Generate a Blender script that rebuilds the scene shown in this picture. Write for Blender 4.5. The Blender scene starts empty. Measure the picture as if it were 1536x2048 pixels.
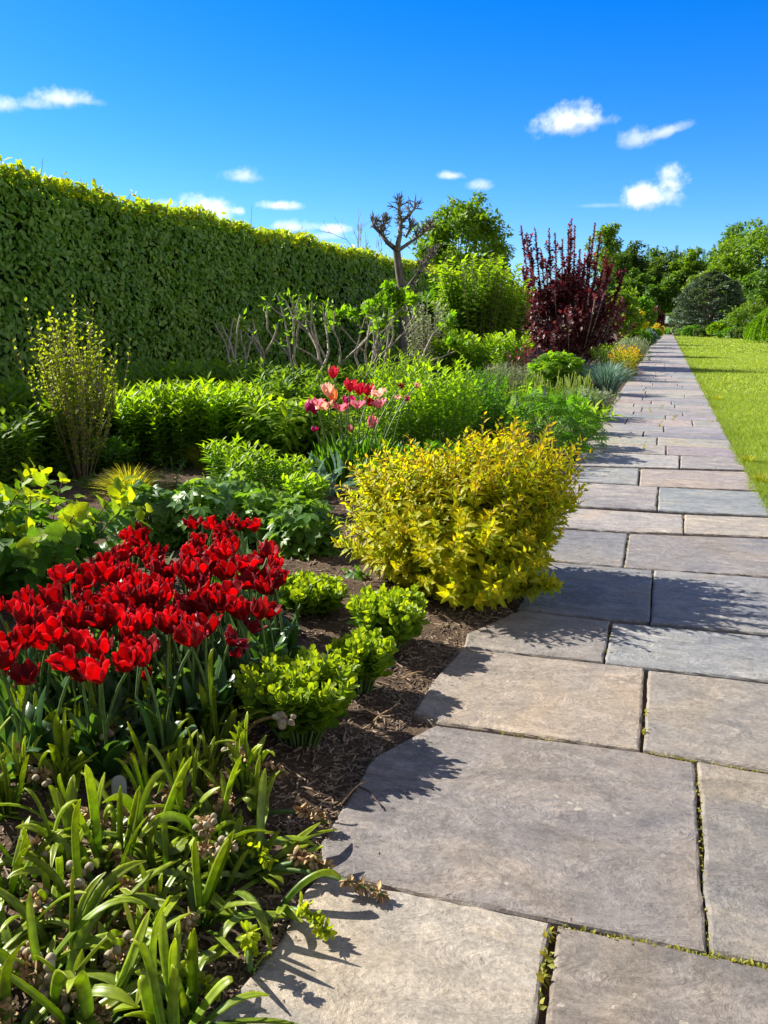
import bpy, math, random
import numpy as np
from mathutils import Vector
R = math.radians
rng = np.random.default_rng(7)
random.seed(7)
scene = bpy.context.scene
col = scene.collection
pi = math.pi

# ------------------------------------------------------------------ camera
F, H, TH, YAW = 1657.0, 1.35, R(12.88), R(18.39)      # focal length in photo pixels, eye height, pitch, yaw
cam_d = bpy.data.cameras.new("camera"); cam = bpy.data.objects.new("camera", cam_d); col.objects.link(cam)
cam.location = (0, 0, H); cam.rotation_euler = (R(90) - TH, 0, YAW)
cam_d.sensor_fit = 'VERTICAL'; cam_d.sensor_height = 36; cam_d.lens = 36 * F / 2048
cam_d.clip_start = 0.05; cam_d.clip_end = 6000
scene.camera = cam
scene.view_settings.view_transform = 'Standard'; scene.view_settings.look = 'None'
scene.view_settings.exposure = 1.22; scene.view_settings.gamma = 1
scene.cycles.max_bounces = 7; scene.cycles.diffuse_bounces = 4; scene.cycles.transmission_bounces = 5
scene.cycles.glossy_bounces = 2; scene.cycles.sample_clamp_indirect = 6

FWD = np.array([-math.sin(YAW), math.cos(YAW), 0]); RGT = np.array([math.cos(YAW), math.sin(YAW), 0]); UP = np.array([0, 0, 1.])
def ray(px, py):
    a, b = (px - 768) / F, (py - 1024) / F
    f = FWD * math.cos(TH) - UP * math.sin(TH); d = -(FWD * math.sin(TH) + UP * math.cos(TH))
    return f + a * RGT + b * d
def W(px, py, z=0.0):
    d = ray(px, py); k = (z - H) / d[2]
    return np.array([d[0] * k, d[1] * k, z])
def hgt(x, y, ty):
    D = x * FWD[0] + y * FWD[1]; u = (ty - 1024) / F
    q = D * (u * math.cos(TH) + math.sin(TH)) / (math.cos(TH) - u * math.sin(TH))
    return H - q
def dep(x, y, z=0): return (x * FWD[0] + y * FWD[1]) * math.cos(TH) + (H - z) * math.sin(TH)

# ------------------------------------------------------------------ sun and sky
SUN_EL = R(35); SUN_V = np.array([-1.0, 0.16, 0]); SUN_V /= np.linalg.norm(SUN_V)
to_sun = Vector((SUN_V[0] * math.cos(SUN_EL), SUN_V[1] * math.cos(SUN_EL), math.sin(SUN_EL)))
sd = bpy.data.lights.new("sun", 'SUN'); sd.energy = 5.0; sd.angle = R(0.5); sd.color = (1, 0.95, 0.86)
so = bpy.data.objects.new("sun", sd); so.rotation_euler = to_sun.to_track_quat('Z', 'Y').to_euler(); col.objects.link(so)

world = bpy.data.worlds.new("World"); scene.world = world; world.use_nodes = True
nt = world.node_tree; nt.nodes.clear()
def N(t, typ, **kw):
    n = t.nodes.new(typ)
    for k, v in kw.items():
        if k.startswith('i_'): n.inputs[k[2:]].default_value = v
        elif k.startswith('n_'): n.inputs[int(k[2:])].default_value = v
        else: setattr(n, k, v)
    return n
def mth(t, op, a, b=None, c=None, clamp=False):
    n = t.nodes.new('ShaderNodeMath'); n.operation = op; n.use_clamp = clamp
    for i, x in enumerate((a, b, c)):
        if x is None: continue
        if isinstance(x, (int, float)): n.inputs[i].default_value = x
        else: t.links.new(x, n.inputs[i])
    return n.outputs[0]
def mixc(t, fac, a, b, mode='MIX'):
    n = t.nodes.new('ShaderNodeMix'); n.data_type = 'RGBA'; n.blend_type = mode
    for s, x in ((n.inputs[0], fac), (n.inputs[6], a), (n.inputs[7], b)):
        if isinstance(x, (int, float)): s.default_value = x
        elif isinstance(x, (tuple, list)): s.default_value = tuple(x) + ((1,) if len(x) == 3 else ())
        else: t.links.new(x, s)
    return n.outputs[2]
sky = N(nt, 'ShaderNodeTexSky', sky_type='NISHITA', sun_disc=False, sun_elevation=SUN_EL, sun_rotation=math.atan2(SUN_V[0], SUN_V[1]))
sky.air_density = 1.0; sky.dust_density = 0.3; sky.ozone_density = 2.5
hs = N(nt, 'ShaderNodeHueSaturation', i_Saturation=1.55, i_Value=1.0); nt.links.new(sky.outputs[0], hs.inputs['Color'])
skyc = mixc(nt, 1.0, hs.outputs[0], (0.6, 0.88, 1.36), 'MULTIPLY')
tc = N(nt, 'ShaderNodeTexCoord'); gen = tc.outputs['Generated']
noi = N(nt, 'ShaderNodeTexNoise', i_Scale=26.0, i_Detail=7.0, i_Roughness=0.62); nt.links.new(gen, noi.inputs['Vector'])
noi2 = N(nt, 'ShaderNodeTexNoise', i_Scale=70.0, i_Detail=5.0, i_Roughness=0.6); nt.links.new(gen, noi2.inputs['Vector'])
nz = mth(nt, 'ADD', mth(nt, 'MULTIPLY', mth(nt, 'SUBTRACT', noi.outputs[0], 0.5), 1.9), mth(nt, 'MULTIPLY', mth(nt, 'SUBTRACT', noi2.outputs[0], 0.5), 1.1))
def dotv(v):
    n = N(nt, 'ShaderNodeVectorMath', operation='DOT_PRODUCT'); nt.links.new(gen, n.inputs[0]); n.inputs[1].default_value = tuple(v)
    return n.outputs['Value']
skyout = skyc
def cloud(px, py, w, h, dens, tilt=0, flat=1.5):
    global skyout
    d = ray(px, py); d /= np.linalg.norm(d)
    r = np.cross(d, UP); r /= np.linalg.norm(r); u = np.cross(r, d)
    ca, sa = math.cos(R(tilt)), math.sin(R(tilt)); r, u = ca * r + sa * u, -sa * r + ca * u
    dist = F
    a = mth(nt, 'MULTIPLY', dotv(r), dist / w); b = mth(nt, 'MULTIPLY', dotv(u), dist / h)
    b2 = mth(nt, 'MULTIPLY', b, mth(nt, 'ADD', 1.0, mth(nt, 'MULTIPLY', mth(nt, 'LESS_THAN', b, 0.0), flat - 1)))
    rad = mth(nt, 'SQRT', mth(nt, 'ADD', mth(nt, 'MULTIPLY', a, a), mth(nt, 'MULTIPLY', b2, b2)))
    rad = mth(nt, 'ADD', rad, nz)
    m = N(nt, 'ShaderNodeMapRange', interpolation_type='SMOOTHSTEP'); nt.links.new(rad, m.inputs[0])
    m.inputs[1].default_value = 1.15; m.inputs[2].default_value = 0.0; m.inputs[3].default_value = 0; m.inputs[4].default_value = dens
    f = mth(nt, 'MULTIPLY', m.outputs[0], mth(nt, 'GREATER_THAN', dotv(d), 0.5))
    shade = N(nt, 'ShaderNodeMapRange'); nt.links.new(b, shade.inputs[0]); shade.inputs[1].default_value = -0.9; shade.inputs[2].default_value = 0.5
    cc = mixc(nt, shade.outputs[0], (5.2, 5.6, 8.2), (9.0, 9.2, 9.6))
    skyout = mixc(nt, f, skyout, cc)
for c in ((118, 198, 46, 22, .75, 2), (66, 210, 46, 11, .4), (8, 212, 34, 15, .6), (160, 203, 40, 8, .3), (1132, 244, 62, 32, .95, 10), (1185, 240, 40, 12, .5, -4), (1335, 264, 46, 14, .6, 12), (1272, 282, 30, 20, .5),
          (1290, 392, 44, 32, 1.0, 10), (1344, 368, 36, 38, 1.0), (1318, 396, 50, 26, .8), (905, 352, 26, 11, .75), (960, 372, 28, 13, .5), (484, 354, 34, 17, .6), (430, 424, 42, 28, .95), (400, 415, 50, 22, .8),
          (560, 412, 50, 12, .9), (590, 455, 46, 15, .8), (672, 460, 28, 11, .85), (330, 408, 24, 12, .6), (640, 474, 60, 9, .4), (1195, 412, 50, 6, .2), (478, 424, 13, 9, .6)):
    cloud(*c)
# unseen pale veil added above and behind the camera, neutral fill for shadows
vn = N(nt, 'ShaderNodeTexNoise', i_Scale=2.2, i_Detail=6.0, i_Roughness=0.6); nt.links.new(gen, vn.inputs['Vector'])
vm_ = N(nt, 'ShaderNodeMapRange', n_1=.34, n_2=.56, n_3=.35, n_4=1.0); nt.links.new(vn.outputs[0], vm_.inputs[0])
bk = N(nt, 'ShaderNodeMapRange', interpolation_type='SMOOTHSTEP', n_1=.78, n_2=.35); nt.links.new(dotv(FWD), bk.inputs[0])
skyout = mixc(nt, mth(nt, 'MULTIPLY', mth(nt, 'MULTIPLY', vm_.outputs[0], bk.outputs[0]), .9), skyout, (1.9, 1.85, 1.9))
# unseen bright cloud added low on the right to light the hedge face
fill_bank = N(nt, 'ShaderNodeMapRange', interpolation_type='SMOOTHSTEP', n_1=.5, n_2=.75); nt.links.new(dotv((.985, .17, 0)), fill_bank.inputs[0])
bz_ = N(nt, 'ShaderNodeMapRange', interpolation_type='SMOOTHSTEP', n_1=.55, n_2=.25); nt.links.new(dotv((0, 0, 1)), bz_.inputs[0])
skyout = mixc(nt, mth(nt, 'MULTIPLY', mth(nt, 'MULTIPLY', fill_bank.outputs[0], bz_.outputs[0]), vm_.outputs[0]), skyout, (11.0, 11.0, 11.0))
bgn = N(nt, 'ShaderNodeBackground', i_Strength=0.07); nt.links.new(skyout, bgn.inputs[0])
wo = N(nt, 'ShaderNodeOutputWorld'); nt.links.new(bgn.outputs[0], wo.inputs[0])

# ------------------------------------------------------------------ materials
def lin(*c):
    return tuple((x / 255 / 12.92) if x <= 10 else ((x / 255 + .055) / 1.055) ** 2.4 for x in c)
def mat(name):
    m = bpy.data.materials.new(name); m.use_nodes = True; t = m.node_tree; t.nodes.clear()
    out = N(t, 'ShaderNodeOutputMaterial'); return m, t, out
def leaf_mat(name, lo, hi, tip=None, trans=0.42, rough=0.42, tcol=None, spec=0.35, ovar=.12):
    """lo..hi by each leaf's own random value, tip colour by the leaf's 't' value; part of the light passes through"""
    m, t, out = mat(name)
    av = N(t, 'ShaderNodeAttribute', attribute_name='v'); at = N(t, 'ShaderNodeAttribute', attribute_name='t')
    c = mixc(t, av.outputs['Fac'], lo, hi)
    if tip: c = mixc(t, at.outputs['Fac'], c, tip)
    geo = N(t, 'ShaderNodeTexNoise', i_Scale=60.0, i_Detail=3.0)
    tco = N(t, 'ShaderNodeTexCoord'); t.links.new(tco.outputs['Object'], geo.inputs['Vector'])
    mr = N(t, 'ShaderNodeMapRange', n_1=0.3, n_2=0.7, n_3=0.75, n_4=1.2); t.links.new(geo.outputs[0], mr.inputs[0])
    vm = N(t, 'ShaderNodeVectorMath', operation='SCALE'); t.links.new(c, vm.inputs[0]); t.links.new(mr.outputs[0], vm.inputs['Scale'])
    oi = N(t, 'ShaderNodeObjectInfo'); om = N(t, 'ShaderNodeMapRange', n_3=1 - ovar, n_4=1 + ovar); t.links.new(oi.outputs['Random'], om.inputs[0])
    vo = N(t, 'ShaderNodeVectorMath', operation='SCALE'); t.links.new(vm.outputs[0], vo.inputs[0]); t.links.new(om.outputs[0], vo.inputs['Scale'])
    c = vo.outputs[0]
    bs = N(t, 'ShaderNodeBsdfPrincipled', i_Roughness=rough); bs.inputs['Specular IOR Level'].default_value = spec
    t.links.new(c, bs.inputs['Base Color'])
    tr = N(t, 'ShaderNodeBsdfTranslucent')
    k = tcol or (2.6, 2.2, 0.5)
    tcx = mixc(t, 1.0, c, k, 'MULTIPLY'); t.links.new(tcx, tr.inputs[0])
    mx = N(t, 'ShaderNodeMixShader', n_0=trans); t.links.new(bs.outputs[0], mx.inputs[1]); t.links.new(tr.outputs[0], mx.inputs[2])
    t.links.new(mx.outputs[0], out.inputs[0]); return m
def bark_mat(name, a, b, scale=30.0, rough=.8):
    m, t, out = mat(name)
    tco = N(t, 'ShaderNodeTexCoord'); mp = N(t, 'ShaderNodeMapping'); mp.inputs['Scale'].default_value = (1, 1, .25); t.links.new(tco.outputs['Object'], mp.inputs[0])
    n1 = N(t, 'ShaderNodeTexNoise', i_Scale=scale, i_Detail=6.0, i_Roughness=.65); t.links.new(mp.outputs[0], n1.inputs['Vector'])
    mr = N(t, 'ShaderNodeMapRange', n_1=.35, n_2=.68); t.links.new(n1.outputs[0], mr.inputs[0])
    bs = N(t, 'ShaderNodeBsdfPrincipled', i_Roughness=rough); t.links.new(mixc(t, mr.outputs[0], a, b), bs.inputs['Base Color'])
    bp = N(t, 'ShaderNodeBump', i_Strength=.5, i_Distance=.01); t.links.new(n1.outputs[0], bp.inputs['Height']); t.links.new(bp.outputs[0], bs.inputs['Normal'])
    t.links.new(bs.outputs[0], out.inputs[0]); return m

def stone_mat():
    m, t, out = mat("bluestone")
    oi = N(t, 'ShaderNodeObjectInfo'); tco = N(t, 'ShaderNodeTexCoord')
    off = N(t, 'ShaderNodeVectorMath', operation='SCALE'); cx = N(t, 'ShaderNodeCombineXYZ')
    for i in range(3): t.links.new(oi.outputs['Random'], cx.inputs[i])
    t.links.new(cx.outputs[0], off.inputs[0]); off.inputs['Scale'].default_value = 37.0
    ad = N(t, 'ShaderNodeVectorMath', operation='ADD'); t.links.new(tco.outputs['Object'], ad.inputs[0]); t.links.new(off.outputs[0], ad.inputs[1])
    def noise(s, d=6, r=.6, dist=0, vec=None):
        n = N(t, 'ShaderNodeTexNoise', i_Scale=s, i_Detail=float(d), i_Roughness=r, i_Distortion=float(dist)); t.links.new(vec or ad.outputs[0], n.inputs['Vector']); return n.outputs[0]
    def rng_(x, a, b, c=0., d=1.):
        n = N(t, 'ShaderNodeMapRange', n_1=a, n_2=b, n_3=c, n_4=d); t.links.new(x, n.inputs[0]); return n.outputs[0]
    mp = N(t, 'ShaderNodeMapping'); mp.inputs['Scale'].default_value = (1, 2.6, 1); mp.inputs['Rotation'].default_value = (0, 0, .5); t.links.new(ad.outputs[0], mp.inputs[0])
    big = noise(1.7, 5, .55, .8); streak = noise(3.6, 10, .7, .7, mp.outputs[0]); fine = noise(75, 5, .75); mid = noise(16, 8, .72)
    pat = N(t, 'ShaderNodeAttribute', attribute_name='scol').outputs['Color']
    base = mixc(t, 0.0, pat, pat)
    warm = mixc(t, 1.0, base, (1.16, 1.06, .9), 'MULTIPLY'); cool = mixc(t, 1.0, base, (.74, .76, .82), 'MULTIPLY')
    c = mixc(t, rng_(big, .5, .68), base, warm); c = mixc(t, rng_(big, .48, .32), c, cool)
    pale = mixc(t, 1.0, base, (1.4, 1.33, 1.22), 'MULTIPLY')
    c = mixc(t, rng_(streak, .53, .66, 0, .9), c, pale)
    dk = mixc(t, 1.0, c, (.62, .62, .64), 'MULTIPLY'); c = mixc(t, rng_(streak, .45, .3, 0, .8), c, dk)
    g = mth(t, 'ADD', mth(t, 'MULTIPLY', rng_(fine, .3, .7, -.5, .5), .6), mth(t, 'MULTIPLY', rng_(mid, .3, .7, -.5, .5), .42))
    vm = N(t, 'ShaderNodeVectorMath', operation='SCALE'); t.links.new(c, vm.inputs[0]); t.links.new(mth(t, 'ADD', g, 1.0), vm.inputs['Scale'])
    mb = N(t, 'ShaderNodeMapping'); mb.inputs['Scale'].default_value = (1.1, 2.4, 1); mb.inputs['Rotation'].default_value = (0, 0, -.45); t.links.new(ad.outputs[0], mb.inputs[0])
    band = noise(1.3, 9, .62, 2.2, mb.outputs[0]); bsn = mth(t, 'SINE', mth(t, 'MULTIPLY', band, 34.0))
    vmb = N(t, 'ShaderNodeVectorMath', operation='SCALE'); t.links.new(vm.outputs[0], vmb.inputs[0]); t.links.new(mth(t, 'ADD', mth(t, 'MULTIPLY', mth(t, 'MULTIPLY', bsn, rng_(noise(1.2, 3), .4, .65)), .17), 1.0), vmb.inputs['Scale']); vm = vmb
    # small pale lichen spots and a few ochre stains
    vo = N(t, 'ShaderNodeTexVoronoi', i_Scale=14.0, i_Randomness=1.0); wv = N(t, 'ShaderNodeTexNoise', i_Scale=30.0, i_Detail=4.0); t.links.new(ad.outputs[0], wv.inputs['Vector']); wa = N(t, 'ShaderNodeVectorMath', operation='MULTIPLY_ADD'); t.links.new(wv.outputs['Color'], wa.inputs[0]); wa.inputs[1].default_value = (.07, .07, .07); t.links.new(ad.outputs[0], wa.inputs[2]); t.links.new(wa.outputs[0], vo.inputs['Vector'])
    sp = mth(t, 'MULTIPLY', rng_(mth(t, 'ADD', vo.outputs['Distance'], mth(t, 'MULTIPLY', mid, .35)), .30, .26), rng_(noise(2.5, 2), .5, .58))
    c2 = mixc(t, mth(t, 'MULTIPLY', sp, .35), vm.outputs[0], lin(226, 214, 190))
    och = mth(t, 'MULTIPLY', rng_(noise(5.0, 7, .7, .5), .68, .73), .5)
    c2 = mixc(t, och, c2, lin(190, 150, 90))
    bs = N(t, 'ShaderNodeBsdfPrincipled', i_Roughness=.62); bs.inputs['Specular IOR Level'].default_value = .35; t.links.new(c2, bs.inputs['Base Color'])
    hgt_ = mth(t, 'ADD', mth(t, 'MULTIPLY', streak, 1.0), mth(t, 'ADD', mth(t, 'MULTIPLY', fine, .12), mth(t, 'MULTIPLY', mid, .25)))
    # flaked layers: terraces in the height
    lay = mth(t, 'MULTIPLY', mth(t, 'SNAP', noise(2.3, 7, .6, .6), .11), 1.6)
    bp = N(t, 'ShaderNodeBump', i_Strength=1.0, i_Distance=.03); t.links.new(mth(t, 'ADD', hgt_, lay), bp.inputs['Height']); t.links.new(bp.outputs[0], bs.inputs['Normal'])
    t.links.new(bs.outputs[0], out.inputs[0]); return m

def ground_mat(name, a, b, c=None, s1=6., s2=90., bump=.6, dist=.02, rough=.95):
    m, t, out = mat(name); tco = N(t, 'ShaderNodeTexCoord')
    def noise(s, d=5, r=.6):
        n = N(t, 'ShaderNodeTexNoise', i_Scale=s, i_Detail=float(d), i_Roughness=r); t.links.new(tco.outputs['Object'], n.inputs['Vector']); return n.outputs[0]
    def rg(x, lo, hi):
        n = N(t, 'ShaderNodeMapRange', n_1=lo, n_2=hi); t.links.new(x, n.inputs[0]); return n.outputs[0]
    f = noise(s2, 5, .7); k = mixc(t, rg(noise(s1), .35, .65), a, b)
    if c: k = mixc(t, rg(f, .55, .72), k, c)
    bs = N(t, 'ShaderNodeBsdfPrincipled', i_Roughness=rough); bs.inputs['Specular IOR Level'].default_value = .15; t.links.new(k, bs.inputs['Base Color'])
    bp = N(t, 'ShaderNodeBump', i_Strength=bump, i_Distance=dist); t.links.new(f, bp.inputs['Height']); t.links.new(bp.outputs[0], bs.inputs['Normal'])
    t.links.new(bs.outputs[0], out.inputs[0]); return m

# ------------------------------------------------------------------ geometry collector
class G:
    def __init__(s): s.V = []; s.F = []; s.v = []; s.t = []; s.n = 0
    def add(s, V, F, v=0.5, t=0.0):
        V = np.asarray(V, dtype=np.float32).reshape(-1, 3); k = len(V)
        s.V.append(V)
        for f in (F if isinstance(F, list) else [F]):
            if len(f): s.F.append(np.asarray(f, dtype=np.int32) + s.n)
        s.v.append(np.broadcast_to(np.asarray(v, dtype=np.float32), (k,)).copy()); s.t.append(np.broadcast_to(np.asarray(t, dtype=np.float32), (k,)).copy())
        s.n += k
    def inst(s, tpl, P, D, Nn, S, v=None, t=None, wid=1.0):
        """place the leaf template tpl at points P, along D, upper side towards Nn, length S"""
        TV, TF = tpl; n = len(P)
        if n == 0: return
        D = D / (np.linalg.norm(D, axis=1, keepdims=True) + 1e-9)
        X = np.cross(D, Nn); X /= (np.linalg.norm(X, axis=1, keepdims=True) + 1e-9); Z = np.cross(X, D)
        S = np.broadcast_to(np.asarray(S, dtype=float), (n,)); wd = np.broadcast_to(np.asarray(wid, dtype=float), (n,))
        V = P[:, None, :] + S[:, None, None] * (TV[None, :, 0:1] * X[:, None, :] * wd[:, None, None] + TV[None, :, 1:2] * D[:, None, :] + TV[None, :, 2:3] * Z[:, None, :])
        k = len(TV); offs = (np.arange(n) * k)[:, None, None]
        Fs = [(f[None] + offs).reshape(-1, f.shape[1]) for f in (TF if isinstance(TF, list) else [TF])]
        v = rng.random(n) if v is None else np.broadcast_to(v, (n,)); t = np.zeros(n) if t is None else np.broadcast_to(t, (n,))
        s.add(V.reshape(-1, 3), Fs, np.repeat(v, k), np.repeat(t, k))
    def tube(s, P, r, sides=5, v=.5, t=0., cap=False):
        P = np.asarray(P, float); k = len(P); r = np.broadcast_to(np.asarray(r, float), (k,))
        T = np.gradient(P, axis=0); T /= (np.linalg.norm(T, axis=1, keepdims=True) + 1e-9)
        ref = np.array([0.31, 0.2, 0.93]) if abs(T[0][2]) < .8 else np.array([1., .1, 0])
        U = np.cross(T, ref); U /= (np.linalg.norm(U, axis=1, keepdims=True) + 1e-9); Wv = np.cross(T, U)
        a = np.arange(sides) * 2 * pi / sides
        V = P[:, None] + r[:, None, None] * (np.cos(a)[None, :, None] * U[:, None] + np.sin(a)[None, :, None] * Wv[:, None])
        i = np.arange(k - 1)[:, None] * sides; j = np.arange(sides)[None]; j2 = (j + 1) % sides
        Fq = np.stack([i + j, i + j2, i + sides + j2, i + sides + j], -1).reshape(-1, 4)
        fs = [Fq]
        if cap: fs.append(np.array([[(k - 1) * sides, (k - 1) * sides + q, (k - 1) * sides + q + 1] for q in range(1, sides - 1)]))
        s.add(V.reshape(-1, 3), fs, v, t)
    def ribbons(s, P, wid, side, v=None, t=None, fold=0.0, nrm=None):
        """P (n,k,3) centre lines, wid (k,) or (n,k) half widths, side (n,3); three vertices across, V-folded"""
        n, k, _ = P.shape; wid = np.broadcast_to(wid, (n, k))[..., None]; sd = side[:, None, :]
        T = np.gradient(P, axis=1); Nn = np.cross(sd + 0 * T, T); Nn /= (np.linalg.norm(Nn, axis=2, keepdims=True) + 1e-9)
        V = np.stack([P - sd * wid + Nn * wid * fold, P, P + sd * wid + Nn * wid * fold], 2)
        i = (np.arange(n) * k * 3)[:, None, None] + (np.arange(k - 1) * 3)[None, :, None] + np.arange(2)[None, None]
        Fq = np.stack([i, i + 1, i + 4, i + 3], -1).reshape(-1, 4)
        v = rng.random(n) if v is None else np.broadcast_to(v, (n,))
        tt = np.broadcast_to(np.linspace(0, 1, k)[None, :, None], (n, k, 3)) if t is None else np.broadcast_to(np.asarray(t, float).reshape(-1, 1, 1), (n, k, 3))
        s.add(V.reshape(-1, 3), Fq, np.repeat(v, k * 3), tt.reshape(-1))
    def strap(s, P, wid, thick, side, v=.5):
        """fleshy channelled leaf with a closed crescent section"""
        P = np.asarray(P, float); k = len(P); T = np.gradient(P, axis=0); T /= np.linalg.norm(T, axis=1, keepdims=True) + 1e-9
        sd = np.broadcast_to(side, (k, 3)) - (T @ np.asarray(side))[:, None] * T; sd = sd / (np.linalg.norm(sd, axis=1, keepdims=True) + 1e-9)
        Nn = np.cross(sd, T)
        a = np.array([-1, -.55, 0, .55, 1, .6, 0, -.6]); b = np.array([.34, .1, 0, .1, .34, -.1, -.22, -.1])
        w = np.asarray(wid)[:, None, None]; th = np.asarray(thick)[:, None, None]
        V = P[:, None] + sd[:, None] * a[None, :, None] * w + Nn[:, None] * (b[None, :, None] * w * .8 - th * (np.arange(8) > 4)[None, :, None] * 1.0)
        i = np.arange(k - 1)[:, None] * 8; j = np.arange(8)[None]; j2 = (j + 1) % 8
        Fq = np.stack([i + j, i + j2, i + 8 + j2, i + 8 + j], -1).reshape(-1, 4)
        s.add(V.reshape(-1, 3), Fq, v, np.repeat(np.linspace(0, 1, k), 8))
    def build(s, name, m, parent=None, smooth=True):
        me = bpy.data.meshes.new(name); V = np.concatenate(s.V) if s.V else np.zeros((0, 3), np.float32)
        me.vertices.add(len(V)); me.vertices.foreach_set('co', V.ravel())
        nl = sum(f.size for f in s.F); npoly = sum(len(f) for f in s.F)
        me.loops.add(nl); me.polygons.add(npoly)
        if npoly:
            me.loops.foreach_set('vertex_index', np.concatenate([f.ravel() for f in s.F]).astype(np.int32))
            tot = np.concatenate([np.full(len(f), f.shape[1], np.int32) for f in s.F])
            me.polygons.foreach_set('loop_start', (np.cumsum(tot) - tot).astype(np.int32))
            me.polygons.foreach_set('use_smooth', np.full(npoly, smooth))
        for nm, arr in (('v', s.v), ('t', s.t)):
            at = me.attributes.new(nm, 'FLOAT', 'POINT'); at.data.foreach_set('value', np.concatenate(arr) if arr else np.zeros(0, np.float32))
        me.update(calc_edges=True); me.validate()
        o = bpy.data.objects.new(name, me); col.objects.link(o)
        if m: me.materials.append(m)
        if parent: o.parent = parent
        return o
def thing(name, label, cat, x, y, z=0.0, group=None):
    o = bpy.data.objects.new(name, None); o.empty_display_size = .1; col.objects.link(o); o.location = (x, y, z)
    o['label'] = label; o['category'] = cat
    if group: o['group'] = group
    return o
def dup(root, x, y, rz=0., sc=1., label=None, z=0.):
    c = root.copy(); col.objects.link(c); c.location = (x, y, z); c.rotation_euler = (0, 0, rz); c.scale = (sc, sc, sc)
    if label: c['label'] = label
    for ch in list(root.children):
        d = ch.copy(); col.objects.link(d); d.parent = c
        for g in list(ch.children):
            e = g.copy(); col.objects.link(e); e.parent = d
    return c
def struct(o, kind='structure'):
    o['kind'] = kind; return o

# ------------------------------------------------------------------ leaf templates (length 1 along y)
def leaf_tpl(rows, fold=.35, curl=.15, wave=0.0):
    V = []
    for i, (t, w) in enumerate(rows):
        z = -curl * t * t
        wv = wave * (1 if i % 2 else -1)
        V += [(-w, t - .03 * w, z + fold * w + wv * w), (0, t, z), (w, t - .03 * w, z + fold * w - wv * w)]
    n = len(rows)
    Fq = [[3 * i + a, 3 * i + a + 1, 3 * i + a + 4, 3 * i + a + 3] for i in range(n - 1) for a in (0, 1)]
    return np.array(V, float), np.array(Fq)
LANCE = leaf_tpl([(0, .015), (.2, .12), (.45, .17), (.75, .1), (1, .004)], .4, .25)
LANCE_THIN = leaf_tpl([(0, .01), (.3, .07), (.65, .06), (1, .003)], .4, .35)
OVAL = leaf_tpl([(0, .03), (.18, .2), (.45, .3), (.75, .22), (1, .01)], .3, .18)
ROUND = leaf_tpl([(0, .1), (.15, .32), (.42, .45), (.72, .36), (.9, .18), (1, .01)], .22, .15, .12)
SPOON = leaf_tpl([(0, .05), (.25, .14), (.45, .27), (.6, .35), (.78, .31), (.9, .22), (1, .06)], .3, -.14, .07)
SIMPLE = leaf_tpl([(0, .04), (.45, .3), (1, .02)], .35, .15)
DIAM = leaf_tpl([(0, .02), (.4, .26), (1, .02)], .35, .1)
NEEDLE = leaf_tpl([(0, .05), (.5, .1), (1, .01)], .3, .1)
def multi(base, ang_len, y0=0.0):
    V, Fq = base; Vs, Fs = [], []
    for i, (a, l, zt) in enumerate(ang_len):
        c, s_ = math.cos(R(a)), math.sin(R(a)); v = V * l
        x, y = v[:, 0] * c + v[:, 1] * s_, -v[:, 0] * s_ + v[:, 1] * c
        Vs.append(np.stack([x, y + y0, v[:, 2] + zt * y], 1)); Fs.append(Fq + i * len(V))
    return np.concatenate(Vs), np.concatenate(Fs)
PALM = multi(leaf_tpl([(0, .04), (.35, .16), (.6, .24), (.8, .14), (1, .01)], .25, .2), [(0, 1, 0), (48, .92, 0), (-48, .92, 0), (98, .72, 0), (-98, .72, 0)])
LUPL = multi(leaf_tpl([(0, .02), (.4, .1), (.75, .11), (1, .01)], .5, .25), [(a, 1, 0) for a in range(0, 360, 40)])

# ------------------------------------------------------------------ plant generators (all local, base at the origin)
def unit(a): return a / (np.linalg.norm(a, axis=-1, keepdims=True) + 1e-9)
def bez(a, b, c, k=6):
    t = np.linspace(0, 1, k)[:, None]; return (1 - t) ** 2 * a + 2 * t * (1 - t) * b + t * t * c
def fan(n, height, spread, base_r=.08, hvar=.2, bow=.35, ell=(1, 1), k=6, even=True):
    """n stem paths rising from a small base disc"""
    out = []
    for i in range(n):
        a = i * 2.39996 + rng.normal(0, .3); rr = math.sqrt((i + .5) / n) if even else rng.random() ** .5
        h = height * (1 - hvar * rng.random() - .12 * rr * rr); o = np.array([math.cos(a) * ell[0], math.sin(a) * ell[1], 0])
        p0 = o * base_r * rr; p2 = p0 + o * spread * rr + np.array([0, 0, h]); p1 = p0 + o * spread * rr * bow + np.array([0, 0, h * .6])
        out.append(bez(p0, p1, p2 + rng.normal(0, .02 * height, 3), k))
    return out
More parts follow.
